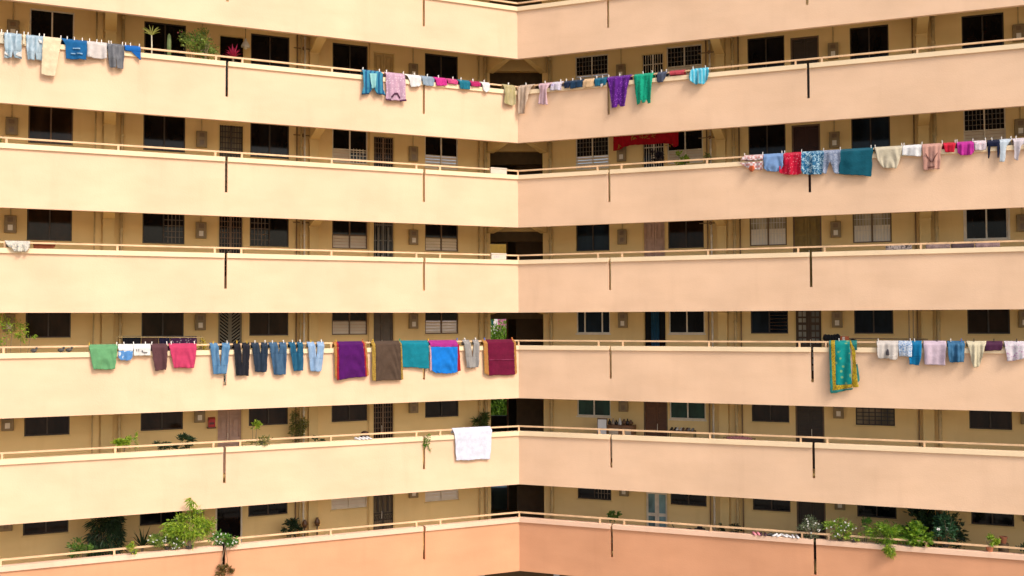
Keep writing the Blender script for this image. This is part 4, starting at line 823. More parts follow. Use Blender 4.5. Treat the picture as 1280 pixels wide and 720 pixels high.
garment('cloth', 'low dark purple cloth behind the coping near the right edge', 'cloth', 4, f('dark plum', (0.085, 0.022, 0.06)), [[(1231.4, 432, 1254, 432), (1231.4, 438.6, 1252, 438.2)]], GE, .006, 2, pegs=(1242.4,), pegcol='dark', short='low dark purple cloth')
garment('shirt', 'white flowered top cut by the right picture edge', 'top', 4, f('white flower', (0.72, 0.66, 0.68), 'floral', (0.50, 0.24, 0.42), 16, .35), [[(1255.4, 431.6, 1292, 431.2), (1257, 440, 1292, 440)], ['free', (1257, 440, 1292, 440), (1259, 451.8, 1292, 446)]], GE, .014, 2, pegs=(1271,), pegcol='dark', short='white flowered top')
garment('towel', 'large white towel alone on a railing left of the inner corner', 'towel', 5, f('white towel', (0.74, 0.755, 0.86)), [[(566.6, 538.4, 615, 535.6), (568.6, 547, 614.6, 544)], ['free', (568.6, 547, 614.6, 544), (570.4, 575.8, 612.6, 573.6)]], 'washing on the lower left railing', .0035, .8, short='large white towel')
garment('cloth', 'crumpled flowered cloth heaped on the railing at the left edge', 'cloth', 3, f('speckled white', (0.72, 0.66, 0.54), 'floral', (0.22, 0.24, 0.26), 20, .4), [[(5, 303.4, 37, 306.4), (12, 309, 37, 310)], ['free', (14, 309, 37, 310), (18, 314, 33, 315)]], 'washing on the far left railing', .03, 4, short='crumpled flowered cloth')
garment('cloth', 'rust brown cloth hanging inside the railing beside a crumpled cloth', 'cloth', 3, f('rust', (0.20, 0.05, 0.02)), [[(41, 307, 71, 308), (42, 311, 68, 310)]], 'washing on the far left railing', .008, 2, dfront=.11, over=False, short='rust brown cloth')

# pegs: one mesh, copied
PC = {'white': plain('peg white', (0.80, 0.76, 0.70), .4), 'yellow': plain('peg yellow', (0.70, 0.42, 0.03), .4), 'green': plain('peg green', (0.05, 0.40, 0.18), .4), 'blue': plain('peg blue', (0.08, 0.14, 0.50), .4), 'orange': plain('peg orange', (0.65, 0.20, 0.05), .4), 'dark': plain('peg dark', (0.05, 0.045, 0.04), .4)}
pm = {}
for c, mt in PC.items():
    m = MB()
    for sg in (-1, 1):
        m.hexa([Vector((x, y, z)) for z, xw, yo in ((-.035, .008, .0155), (.06, .010, .024)) for x, y in ((-xw, sg * yo - .006), (xw, sg * yo - .006), (xw, sg * yo + .006), (-xw, sg * yo + .006))])
    m.wbox(-.009, .009, -.012, .012, .012, .024)
    o = m.build('clothes_peg', mt, origin=(0, 0, 0)); pm[c] = o
used = set()
for w, s, k, c, sh, i, n in PEGS:
    o = pm[c] if c not in used else pm[c].copy()
    if c in used: COL.objects.link(o)
    used.add(c)
    o.location = P(w, s, .062, z0(k) + RTOP + .006); o.rotation_euler = (0, rnd.uniform(-.12, .12), math.atan2(DIR[w].y, DIR[w].x) + (math.pi if w == 'L' else 0))
    pos = 'on top of' if n == 1 else (('at the left end of', 'at the right end of')[i] if n == 2 else ('at the left end of', 'in the middle of', 'at the right end of')[i])
    tag(o, '%s clothes peg %s the %s' % (c, pos, sh), 'clothes peg', 'clothes pegs on the railings')
for c, o in pm.items():
    if c not in used: bpy.data.objects.remove(o)

# ------------------------------------------------------------------ plants
plant(217, 40, 278, 72, .42, 1, 'wide bushy potted shrub with pink blossoms behind the upper left railing', SUNNY, n=1500, size=.085, clumps=16, flowers=PFLOW, nf=9, stems=9, name='flowering_shrub', potr=.26)
r_ = thing('palm_plant', wpos(189.5, 62, .40) * 1.0, 'small pale palm with a thin white stem in front of a dark window', 'plant')
c = wpos(189.5, 44, .40); bz = z0(1) + FLOOR + .003; r_.location = (c.x, c.y, bz); WPOS[r_] = Vector((c.x, c.y, bz))
pot(r_, (c.x, c.y, bz), .14, .26)
m = MB(); m.tube([(c.x, c.y, bz + .24), (c.x + .01, c.y, c.z - .3), c], .022, 7, .016); m.build('stem', plain('pale stem', (0.55, 0.50, 0.36)), r_)
m = MB()
for i in range(13):
    a = i * .49 + .2; d = Vector((math.cos(a) * .62, math.sin(a) * .4, 1.05 - .33 * (i % 3))).normalized(); p0 = c.copy(); sd = d.cross(Vector((0, 1, .2))).normalized()
    pts = [p0 + d * t * .38 - ZUP * (t * t * .10) for t in (0, .33, .66, 1)]
    for j in range(3):
        w0, w1 = (.008, .015, .013, .002)[j], (.008, .015, .013, .002)[j + 1]
        m.add([pts[j] - sd * w0, pts[j] + sd * w0, pts[j + 1] + sd * w1, pts[j + 1] - sd * w1], [(0, 1, 2, 3)])
m.build('fronds', PALEG, r_, fix=False)
# cactus
c = wpos(211.5, 42, .4); b0 = Vector((c.x, c.y, z0(1) + FLOOR + .003)); cr = thing('cactus', b0, 'tall thin column cactus left of the pink flowering shrub', 'cactus'); pot(cr, b0, .12, .25)
m = MB(); n_ = 12; rr_ = lambda j: .055 if j % 2 else .036
zs_ = [b0.z + .23, c.z - .25, c.z - .06, c.z]
for i_, zz in enumerate(zs_): m.v += [Vector((c.x + rr_(j) * (1 if i_ < 2 else .8 if i_ == 2 else .25) * math.cos(j * math.pi / 6), c.y + rr_(j) * (1 if i_ < 2 else .8 if i_ == 2 else .25) * math.sin(j * math.pi / 6), zz)) for j in range(n_)]
for i_ in range(3):
    for j in range(n_): m.f.append([i_ * n_ + j, i_ * n_ + (j + 1) % n_, (i_ + 1) * n_ + (j + 1) % n_, (i_ + 1) * n_ + j])
m.f.append([36 + j for j in range(n_)]); m.build('stem', leafmat('cactus skin', (0.12, 0.17, 0.05), (0.20, 0.25, 0.09)), cr)
def spiky(u, v0, v1, d, k, label, mat, name, half, n=26, base='floor', width=.03, cat='plant'):
    c = wpos(u, v1, d); t = wpos(u, v0, d).z; zb = z0(k) + (FLOOR if base == 'floor' else CAPT) + .003; root = thing(name, (c.x, c.y, zb), label, cat)
    ph = max(.1, min(.3, c.z - zb)); pot(root, (c.x, c.y, zb), .14, ph)
    m = MB(); m.tube([(c.x, c.y, zb + ph * .85), c + ZUP * .03], .03, 6); m.build('stem', BARK, root)
    m = MB(); L = t - c.z
    for i in range(n):
        a = i * 2.4; e = (i + .5) / n; hor = Vector((math.cos(a), math.sin(a), 0)) * half * (.35 + .65 * e); top = ZUP * L * (1.1 - .75 * e)
        sd = Vector((-math.sin(a), math.cos(a), 0)).lerp(Vector((1, 0, 0)), .4) * width
        pts = [c + hor * q + top * (q if q < .6 else .6 + (q - .6) * (.9 - 1.4 * e)) for q in (0, .35, .65, 1)]
        for j in range(3):
            w0, w1 = (.5, 1, .7, .05)[j], (.5, 1, .7, .05)[j + 1]; m.add([pts[j] - sd * w0, pts[j] + sd * w0, pts[j + 1] + sd * w1, pts[j + 1] - sd * w1], [(0, 1, 2, 3)])
    m.build('fronds', mat, root, fix=False); return root
spiky(291.5, 55, 72, .35, 1, 'crimson leaved spiky plant above the joint slot on the upper left gallery', REDL, 'cordyline_plant', .34)
# hanging lamp
c = wpos(307, 49, W - .5); lamp = thing('hanging_lamp', (c.x, c.y, c.z - .3), 'small white hanging lamp outside a dark upper left doorway', 'lamp')
m = MB(); m.tube([c + ZUP * (z0(1) + 3.228 - c.z), c], .008, 5); m.build('cord', BLACKM, lamp)
m = MB(); m.lathe(c - ZUP * .24, [(.13, 0), (.135, .02), (.09, .12), (.035, .2), (.03, .25)]); m.build('lamp_shade', WHITEP, lamp, smooth=True)
m = MB(); m.ball(c - ZUP * .25, .05, .05, .06); m.build('bulb', plain('frosted bulb', (0.7, 0.66, 0.55)), lamp)

plant(-16, 384, 36, 436, .40, 4, 'airy branching bonsai tree with yellow green leaves at the left edge', LIME, name='bonsai_tree', n=430, size=.075, clumps=10, stems=4, potr=.15, cat='plant', depth=.35)
plant(18, 410, 46, 430, .40, 4, 'drooping side sprig of yellow green leaves beside the bonsai', LIME, name='potted_plant', n=130, size=.07, clumps=6, stems=2, potr=.08, potmat=TERRA, depth=.15)
for i, (u, lb) in enumerate(((42, 'single small dark ornament bird on the coping under the left window'), (76, 'left one of two small dark ornament birds on the coping'), (86, 'right one of two small dark ornament birds on the coping'))):
    p = wpos(u, 440, .02); p.z = z0(4) + CAPT; b = thing('ornament_bird', p, lb, 'ornament')
    m = MB(); m.ball(p + ZUP * .06, .085, .05, .05, jit=.06); m.build('body', plain('dark stone', (0.06, 0.055, 0.05)), b)
    m = MB(); m.ball(p + ZUP * .115 + DIR['L'] * -.07, .03, .03, .035); m.build('head', plain('dark stone', (0.06, 0.055, 0.05)), b)
    m = MB(); m.hexa([p + Vector(q) for q in ((-.02, -.03, 0), (.02, -.03, 0), (.02, .03, 0), (-.02, .03, 0), (-.02, -.02, .03), (.02, -.02, .03), (.02, .02, .03), (-.02, .02, .03))]); m.build('base', plain('dark stone', (0.06, 0.055, 0.05)), b)
# row 5 left
plant(140, 544, 168, 562, .45, 5, 'lime yellow bush beside the column on the lower left gallery', LIME, n=700, size=.075, clumps=10, potr=.2)
plant(168, 540, 173, 562, .45, 5, 'thin tall lime sprig right of the lime yellow bush', LIME, n=90, size=.07, clumps=6, stems=2, potr=.1, depth=.08)
plant(192, 551, 214, 563, .5, 5, 'low dark leaved plant under the window of the lower left gallery', DARKG, n=240, size=.11, clumps=8, potr=.14, aspect=.3)
plant(216, 543, 242, 563, .5, 5, 'taller dark leaved plant with star shaped tops near the red box', DARKG, n=300, size=.14, clumps=8, potr=.15, aspect=.26, stems=7)
plant(308, 543, 346, 560, .12, 5, 'sparse olive plant spreading through the railing right of the pink door', OLIVE, n=330, size=.07, clumps=12, base='cap', potr=.12, stems=10)
plant(312, 526, 327, 540, .5, 5, 'bright lime leaved sapling in front of a dark window', LIME, n=110, size=.10, clumps=5, potr=.13, stems=3)
plant(362, 507, 384, 553, W - .32, 5, 'dense climbing vine on the pipes of the lower left gallery', OLIVE, name='climbing_vine', n=900, size=.075, clumps=20, potr=.16, stems=8, depth=.14)
plant(389, 542, 406, 556, .6, 5, 'small bent plant on the floor right of the climbing vine', DARKG, n=90, size=.10, clumps=6, potr=.10, stems=4)
plant(592, 512, 608, 538, W - .35, 5, 'tall grassy potted plant standing beside the lobby mouth', leafmat('grass leaf', (0.04, 0.075, 0.012), (0.10, 0.16, 0.03)), name='grass_plant', n=420, size=.22, clumps=9, aspect=.10, potr=.18, stems=5, potmat=plain('glazed blue pot', (0.10, 0.13, 0.15), .3))
plant(528, 540, 540, 566, -.04, 5, 'green sprig growing out of the joint slot left of the white towel', FERN, name='ivy_sprig', base='none', n=120, size=.085, clumps=9, stems=3, depth=.05)
# row 6 left
plant(110, 638, 152, 694, 1.0, 6, 'tall dark green shrub mass reaching the ceiling at lower left', leafmat('deep leaf', (0.010, 0.026, 0.010), (0.035, 0.075, 0.02)), name='tall_shrub', n=3000, size=.17, clumps=44, potr=.3, aspect=.14, droop=.9, stems=12, depth=.3, boxy=True)
plant(80, 672, 118, 696, .6, 6, 'loose green shrub left of the tall dark one', GREEN, n=800, size=.09, clumps=14, potr=.22, stems=8)
spiky(178, 657, 684, .8, 6, 'dark spiky rosette plant behind the railing at lower left', DARKG, 'rosette_plant', .62, 34, width=.03)
plant(158, 677, 175, 694, -.02, 6, 'small round yellow green plant perched on the coping', LIME, base='cap', n=420, size=.05, clumps=10, potr=.09, flowers=YEL, nf=5, fsize=.03)
plant(186, 660, 232, 692, .12, 6, 'bushy plant dotted with white flowers left of the lime tree', SUNNY, name='flowering_shrub', base='cap', n=2000, size=.095, clumps=20, potr=.12, flowers=WFLOW, nf=40, stems=9)
plant(206, 634, 268, 682, -.02, 6, 'large bright lime leaved small tree over the lowest left railing', LIME, name='lime_tree', base='cap', n=2600, size=.115, clumps=26, droop=.5, aspect=.26, potr=.18, stems=14, depth=.3)
plant(235, 612, 248, 634, -.30, 6, 'lone drooping lime shoot rising above the lime tree', LIME, name='lime_shoot', base='none', n=46, size=.17, clumps=3, droop=1.0, aspect=.18, stems=2, depth=.05)
plant(263, 660, 301, 688, -.02, 6, 'white flowering plant standing over the lower left joint slot', FERN, name='flowering_plant', base='cap', n=900, size=.08, clumps=14, potr=.12, flowers=WFLOW, nf=24, stems=8)
plant(270, 703, 292, 722, -.1, 6, 'hanging reddish green plant below the lower left joint slot', leafmat('reddish leaf', (0.07, 0.10, 0.02), (0.26, 0.12, 0.04)), name='hanging_plant', base='none', n=420, size=.08, clumps=10, stems=3, depth=.12)
plant(353, 649, 376, 671, W - .55, 6, 'round dark green potted plant below a window of the lowest left gallery', DARKG, n=700, size=.10, clumps=12, potr=.17, stems=6)
for i, (u, v, h, lb) in enumerate(((381, 659, .22, 'small brown jar near the pipes of the lowest left gallery'), (396.5, 657, .24, 'thin necked brown jar below the black cable on the lowest left wall'))):
    p = wpos(u, v, W - .3); q = Vector((p.x, p.y, z0(6) + FLOOR + .003)); j = thing('plant_stand', q, lb, 'jar')
    m = MB(); m.lathe(q, [(.12, 0), (.12, .03), (.03, .05), (.025, p.z - q.z - .02), (.08, p.z - q.z)]); m.build('stand', FR_BROWN, j)
    m = MB(); m.lathe(Vector((p.x, p.y, p.z + .002)), [(.05, 0), (.09, .08), (.07, .16), (.035, h - .02), (.045, h)]); m.build('jar', plain('brown glaze', (0.14, 0.07, 0.03), .35), j, smooth=True)
# row 6 right
plant(759, 637, 774, 650, .95, 6, 'small green potted plant in a brown dish right of the inner corner', GREEN, n=200, size=.11, clumps=7, potr=.2, potmat=FR_BROWN, stems=4)
plant(895, 652, 905, 668, 1.2, 6, 'small dark potted plant before the pipes of the lowest right gallery', DARKG, n=150, size=.09, clumps=6, potr=.13)
plant(911, 656, 926, 669, 1.2, 6, 'low dark plant right of the small one by the lowest right pipes', DARKG, n=160, size=.09, clumps=6, potr=.13, potmat=TERRA)
plant(999, 645, 1030, 673, .08, 6, 'slender grey green plant with pale flower tips at the dark lower right door', leafmat('grey green leaf', (0.08, 0.12, 0.06), (0.24, 0.28, 0.14)), name='flowering_plant', base='cap', n=900, size=.08, clumps=20, potr=.12, flowers=WFLOW, nf=18, stems=14, aspect=.22)
plant(1030, 648, 1070, 674, .08, 6, 'loose white flowered bush left of the fern on the lowest right railing', FERNL, name='flowering_shrub', base='cap', n=1100, size=.07, clumps=16, potr=.15, flowers=WFLOW, nf=22, stems=12, aspect=.3)
plant(1056, 665, 1078, 677, -.02, 6, 'low yellow green tuft poking through the lower right railing', LIME, base='cap', n=330, size=.065, clumps=9, potr=.09, stems=5)
plant(1072, 646, 1087, 660, .35, 6, 'small tuft topped sapling above the lower right shrubs', FERN, name='sapling', n=170, size=.10, clumps=5, potr=.12, stems=4)
plant(1082, 652, 1132, 680, .15, 6, 'lush fern spilling over the lowest right railing', FERNL, name='fern', base='cap', n=1600, size=.14, clumps=20, droop=.4, aspect=.16, potr=.18, stems=10, depth=.35)
plant(1102, 676, 1122, 700, -.10, 6, 'lime yellow trailing plant hanging down over the lower right coping', LIME, name='hanging_plant', base='none', n=420, size=.10, clumps=10, droop=1.0, aspect=.18, stems=4, depth=.10)
plant(1124, 656, 1166, 682, .2, 6, 'broad leaved bright green plant between the fern and the dark shrub', FERNL, name='broadleaf_plant', base='cap', n=620, size=.15, clumps=14, aspect=.5, potr=.16, stems=8)
plant(1132, 640, 1206, 686, .85, 6, 'tall dark green shrub with a white blossom at lower right', leafmat('deep leaf', (0.010, 0.026, 0.010), (0.035, 0.075, 0.02)), name='tall_shrub', n=2200, size=.14, clumps=36, potr=.3, boxy=True, flowers=WFLOW, nf=1, stems=12, depth=.4, fsize=.10)
plant(1164, 641, 1200, 682, .25, 6, 'mid green flowering shrub in front of the tall dark one', TEALG, name='shrub', base='cap', n=850, size=.10, clumps=18, potr=.16, stems=8, flowers=WFLOW, nf=2, fsize=.06)
plant(1226, 669, 1248, 681, .12, 6, 'small leafy plant in a terracotta pot near the right edge', LIME, base='cap', n=300, size=.085, clumps=8, potr=.10, potmat=TERRA, stems=5)
p = wpos(1254.5, 679, .55); q = Vector((p.x, p.y, z0(6) + FLOOR + .003)); t = thing('terracotta_pot', q, 'empty terracotta pot on a stand right of the terracotta potted plant', 'pot')
m = MB(); m.lathe(q, [(.13, 0), (.13, p.z - q.z - .003), (.11, p.z - q.z - .002)]); m.build('stand', FR_BROWN, t)
m = MB(); m.lathe(p, [(.06, 0), (.085, .14), (.10, .14), (.10, .18), (.08, .18), (.07, .12), (.01, .1)]); m.build('pot', TERRA, t)
plant(1272, 681, 1292, 690, .2, 6, 'dark low foliage at the right picture edge', DARKG, base='cap', n=200, size=.09, clumps=8, potr=.1)
# row 2 plants under the banner
plant(844, 189, 862, 207, .9, 2, 'yellow green leafy plant under the red banner', LIME, n=230, size=.12, clumps=8, potr=.14, stems=5)
plant(879, 191, 891, 206, .9, 2, 'thin pale plant in front of the pipes right of the red banner', OLIVE, n=70, size=.10, clumps=6, potr=.12, stems=6)
plant(-8, 172, 6, 182, .1, 2, 'small yellow green plant on the railing at the left picture edge', LIME, base='cap', n=160, size=.06, clumps=6, potr=.08)

# ------------------------------------------------------------------ things in the corridors
def wbx(m, w, u0, u1, v0, v1, d0, d1):
    s0, za = at(u0, v1, w, d0); s1, zb = at(u1, v0, w, d0); m.box(w, min(s0, s1), max(s0, s1), d0, d1, za, zb)
# red door banner
d = W - .30; RB = f('banner red', (0.52, 0.008, 0.02)); GT = f('banner gold', (0.55, 0.30, 0.05))
m = MB(); prof = [(767, 168, 189), (774, 167.6, 187.5), (780, 167.4, 184), (790, 167.2, 181.4), (802, 166.8, 181), (815, 166.4, 180.4), (828, 166, 179.2), (838, 165.6, 180), (843, 165.4, 184.4), (848, 165.2, 182)]
for i in range(len(prof) - 1):
    for j in range(6):
        q0 = prof[i][0] + (prof[i + 1][0] - prof[i][0]) * j / 6; q1 = prof[i][0] + (prof[i + 1][0] - prof[i][0]) * (j + 1) / 6
        def col(q, t): return prof[i][1] , prof[i][2] + (prof[i + 1][2] - prof[i][2]) * t
        rows = []
        for e in (0, .33, .66, 1):
            r2 = []
            for q, t in ((q0, j / 6), (q1, (j + 1) / 6)):
                vt = 150 + (prof[i][1] - 150) * 0; vb = col(q, t)[1]; s, z = at(q, vt + 8 + (vb - vt - 8) * e, 'R', d); r2.append(P('R', s, d - .02 + .022 * math.sin(q * .9) * (.3 + e), min(z, z0(2) + 3.1)))
            rows.append(r2)
        for e in range(3): m.add([rows[e][0], rows[e][1], rows[e + 1][1], rows[e + 1][0]], [(0, 1, 2, 3)])
ban = m.build('door_banner', RB, fix=False, smooth=True); tag(ban, 'red cloth banner with gold embroidery draped over a doorway', 'banner')
bm = bmesh.new(); bm.from_mesh(ban.data); bmesh.ops.remove_doubles(bm, verts=bm.verts, dist=.002); bm.to_mesh(ban.data); bm.free()
so = ban.modifiers.new('thickness', 'SOLIDIFY'); so.thickness = .01; so.offset = 0
m = MB(); rg = random.Random(3)
for (u0, u1, v0, v1, nn) in ((789, 797, 169, 175, 9), (800, 812, 168, 173, 10), (814, 822, 168.5, 171.5, 5), (772, 776, 181.5, 185, 5), (833, 843, 180.5, 183.6, 4)):
    for i in range(nn):
        u, v = rg.uniform(u0, u1), rg.uniform(v0, v1); L = rg.uniform(.04, .12); a = rg.choice((0, 0, 1.57, .7, -.7)); s, z = at(u, v, 'R', d - .06)
        q = [(s - L / 2 * math.cos(a) - .008 * math.sin(a), z - L / 2 * math.sin(a) + .008 * math.cos(a)), (s + L / 2 * math.cos(a) - .008 * math.sin(a), z + L / 2 * math.sin(a) + .008 * math.cos(a)), (s + L / 2 * math.cos(a) + .008 * math.sin(a), z + L / 2 * math.sin(a) - .008 * math.cos(a)), (s - L / 2 * math.cos(a) + .008 * math.sin(a), z - L / 2 * math.sin(a) - .008 * math.cos(a))]
        m.prism('R', q, d - .064, d - .058)
m.build('embroidery', GT, ban)
m = MB(); s0, _ = at(764, 165, 'R', d); s1, _ = at(851, 165, 'R', d); m.tube([P('R', s0, d - .02, z0(2) + 3.1), P('R', s1, d - .02, z0(2) + 3.1)], .015, 6); m.build('rod', POLE, ban)
plant(812, 187, 831, 206, 1.1, 2, 'dark round bushy plant before the barred door under the red banner', leafmat('plum leaf', (0.012, 0.010, 0.012), (0.035, 0.022, 0.03)), n=420, size=.10, clumps=12, potr=.16, stems=6)  # foliage ball stands in for the gate's round flower pattern
ax = DIR['R']
# red letter box
m = MB(); s0, zb = at(260.5, 534, 'L', W - .1); s1, zt = at(269, 521.5, 'L', W - .1); a, b = min(s0, s1), max(s0, s1)
rb = thing('letter_box', P('L', (a + b) / 2, W - .06, zb), 'red box fixed to the wall left of the pinkish door', 'letter box')
m.prism_s('L', [(W - .003, zb), (W - .13, zb), (W - .13, zt - .05), (W - .003, zt)], a, b); m.build('case', plain('red enamel', (0.48, 0.02, 0.02), .4), rb)
m = MB(); m.box('L', a + .03, b - .03, W - .136, W - .131, zb + .08, zb + .14); m.build('flap', plain('dark red enamel', (0.10, 0.02, 0.02), .3), rb)
m = MB(); m.box('L', a - .02, b + .04, W - .18, W - .004, zb - .035, zb - .003); m.build('shelf', FR_BROWN, rb)
# drying rack with dark clothes, behind the left middle railing
rk = thing('drying_rack', P('L', 10.6, .75, z0(4) + FLOOR), 'yellow bamboo drying rack behind the left middle railing', 'rack')
sa, za = at(147, 421.5, 'L', .75); sb, zb = at(254, 422, 'L', .75)
m = MB(); m.tube([P('L', sa, .75, za), P('L', sb, .75, zb)], .022, 8); m.build('pole', POLE, rk)
m = MB(); m.tube([P('L', sa - .3, .98, za - .02), P('L', sb + .9, .98, zb - .02)], .018, 8); m.build('pole', POLE, rk)
for s, zz in ((sa - .05, za), (sb + .05, zb)):
    m = MB()
    for e in (-.28, .35): m.tube([P('L', s, .83, zz + .06), P('L', s + e * .25, .83 + e, z0(4) + FLOOR + .003)], .018, 6)
    m.build('leg', POLE, rk)
def hung(w, u0, u1, vt, vb, d, k, label, mat, cat='clothes', name='trousers', group='dark clothes on the drying rack', notch=0):
    s0, zt = at(u0, vt, w, d); s1, _ = at(u1, vt, w, d); _, zb = at(u0, vb, w, d); n = 16; m = MB(); a, b = s0, s1; g = []
    ph = u0
    for side, dd in ((1, .03), (-1, -.03)):
        pass
    rows = [(d + .035, zt - .35), (d + .03, zt - .05), (d, zt + .026), (d - .03, zt - .05)] + [(d - .04, zt - .05 - (zt - .05 - zb) * i / 8) for i in range(1, 9)]
    for ri, (dd, z) in enumerate(rows):
        g.append([P(w, a + (b - a) * x / n, dd + (.018 * math.sin(x * 1.3 + ph) if ri not in (1, 2, 3) else 0), z) for x in range(n + 1)])
    m.v = [p for r2 in g for p in r2]
    for i in range(len(g) - 1):
        for j in range(n): m.f.append([i * (n + 1) + j, i * (n + 1) + j + 1, (i + 1) * (n + 1) + j + 1, (i + 1) * (n + 1) + j])
    o = m.build(name, mat, fix=False, smooth=True); so = o.modifiers.new('thickness', 'SOLIDIFY'); so.thickness = .006
    return tag(o, label, cat, group)
hung('L', 153, 176, 421.6, 447, .75, 4, 'black trousers at the left end of the drying rack', f('black cloth', (0.010, 0.010, 0.013)))
hung('L', 177, 198, 421.7, 447, .75, 4, 'dark brown shirt in the middle of the drying rack', f('dark brown cloth', (0.06, 0.03, 0.025)), name='shirt')
hung('L', 199, 212, 421.8, 447, .75, 4, 'dark navy cloth right of the brown shirt on the drying rack', f('navy cloth', (0.016, 0.013, 0.04)), name='cloth')
hung('L', 213, 246, 421.9, 447, .75, 4, 'dark purple speckled cloth at the right of the drying rack', f('plum speckle', (0.06, 0.02, 0.06), 'dots', (0.35, 0.28, 0.30), 14), name='cloth')
plant(246, 420, 257, 442, .45, 4, 'yellow flower garland hanging at the right end of the drying rack', YEL, name='flower_garland', n=190, size=.075, clumps=9, stems=5, potr=.1)
# right middle rack: bar on a ceiling pole with a black bundle and orange box
rk = thing('hanging_bar', P('R', 11.2, .7, z0(4) + FLOOR), 'brown clothes bar on thin uprights behind the right middle railing', 'rack')
sa, za = at(1066, 423, 'R', .7); sb, zb = at(1160, 424, 'R', .7); su, _ = at(1142, 423, 'R', .7)
m = MB(); m.tube([P('R', sa - .8, .7, za), P('R', sb, .7, zb)], .016, 7); m.build('bar', FR_BROWN, rk)
for s in (su, su - .11, sa - .7, sb - .12):
    m = MB(); m.tube([P('R', s, .72, z0(4) + FLOOR + .003), P('R', s, .72, (z0(4) + 3.22) if s in (su, su - .11) else za)], .016, 6); m.build('upright', PIPED, rk)
def bundle(u0, u1, v0, v1, w, d, k, label, mat, name, cat, jit=.12, n=5, seat=True):
    a = wpos(u0, v1, d); b = wpos(u1, v0, d); m = MB(); h = b.z - a.z; rg = random.Random(int(u0))
    for i in range(n):
        e = (i + .5) / n; c = a.lerp(b, e); c.z = a.z + h * rg.uniform(.3, .5); L = (b - a).length / n
        m.ball(c, L * .8, .12, min(h * rg.uniform(.35, .58), c.z - a.z + h * .2), 9, 6, jit)
    if seat:
        s0, _ = at(u0, v1, w, d); s1, _ = at(u1, v1, w, d); t = MB(); t.box(w, s0, s1, d - .14, d + .14, a.z - .03, a.z)
    return tag(m.build(name, mat, smooth=True), label, cat)
# shelf that carries the bundle and box
sh = thing('low_shelf', P('R', 9.6, .7, z0(4) + FLOOR), 'narrow brown shelf behind the railing left of the sari', 'shelf')
s0, zz = at(1029, 427, 'R', .55); s1, _ = at(1071, 427, 'R', .55)
m = MB(); m.box('R', s0, s1, .42, .70, zz - .03, zz); m.build('board', WOODM, sh)
for s in (s0 + .03, s1 - .03):
    for dd in (.45, .67): m = MB(); m.box('R', s - .018, s + .018, dd - .018, dd + .018, z0(4) + FLOOR + .002, zz - .031); m.build('leg', WOODM, sh)
bundle(1030, 1049, 417, 427, 'R', .55, 4, 'black cloth bundle heaped on the shelf left of the sari', f('black bundle', (0.012, 0.012, 0.014)), 'cloth_bundle', 'bundle', .2, seat=False)
bx = thing('carton', wpos(1058, 427, .55), 'orange and black carton on the shelf beside the black bundle', 'box')
m = MB(); wbx(m, 'R', 1050, 1061, 420.4, 427, .48, .66); m.build('case', plain('orange card', (0.42, 0.10, 0.03)), bx); m = MB(); wbx(m, 'R', 1053, 1056, 421, 426.6, .474, .479); m.build('print', plain('pale card', (0.6, 0.5, 0.4)), bx)
bundle(1062, 1070, 423.4, 427, 'R', .55, 4, 'small black bag right of the orange carton', f('black bag', (0.015, 0.014, 0.014)), 'bag', 'bag', .15, 3, seat=False)
# white boards on the coping by the corner
FOAM = plain('foam', (0.60, 0.50, 0.39), .8, .05)
for k, (u0, u1, v0, v1), lb in ((2, (613.6, 633.6, 212.2, 219.6), 'white foam box on the third gallery coping left of the inner corner'), (3, (614.4, 633, 318, 325.6), 'white foam box with grey marks on the fourth gallery coping left of the corner')):
    s0, _ = at(u0, v1, 'L', -.03); s1, zt = at(u1, v0, 'L', -.03); zb = z0(k) + 1.663
    b = thing('foam_box', P('L', (s0 + s1) / 2, -.0, zb), lb, 'box')
    m = MB(); m.box('L', min(s0, s1), max(s0, s1), -.03, .036, zb, zb + .15); m.build('case', FOAM, b, bevel=.008)
    m = MB(); m.box('L', min(s0, s1) - .008, max(s0, s1) + .008, -.036, .039, zb + .152, zb + .20); m.build('lid', FOAM, b, bevel=.008)
    if k == 3:
        m = MB()
        for i in range(3): m.box('L', max(s0, s1) - .12 - i * .06, max(s0, s1) - .09 - i * .06, -.0335, -.0305, zb + .05, zb + .12)
        m.build('marks', plain('grey ink', (0.45, 0.43, 0.42)), b)
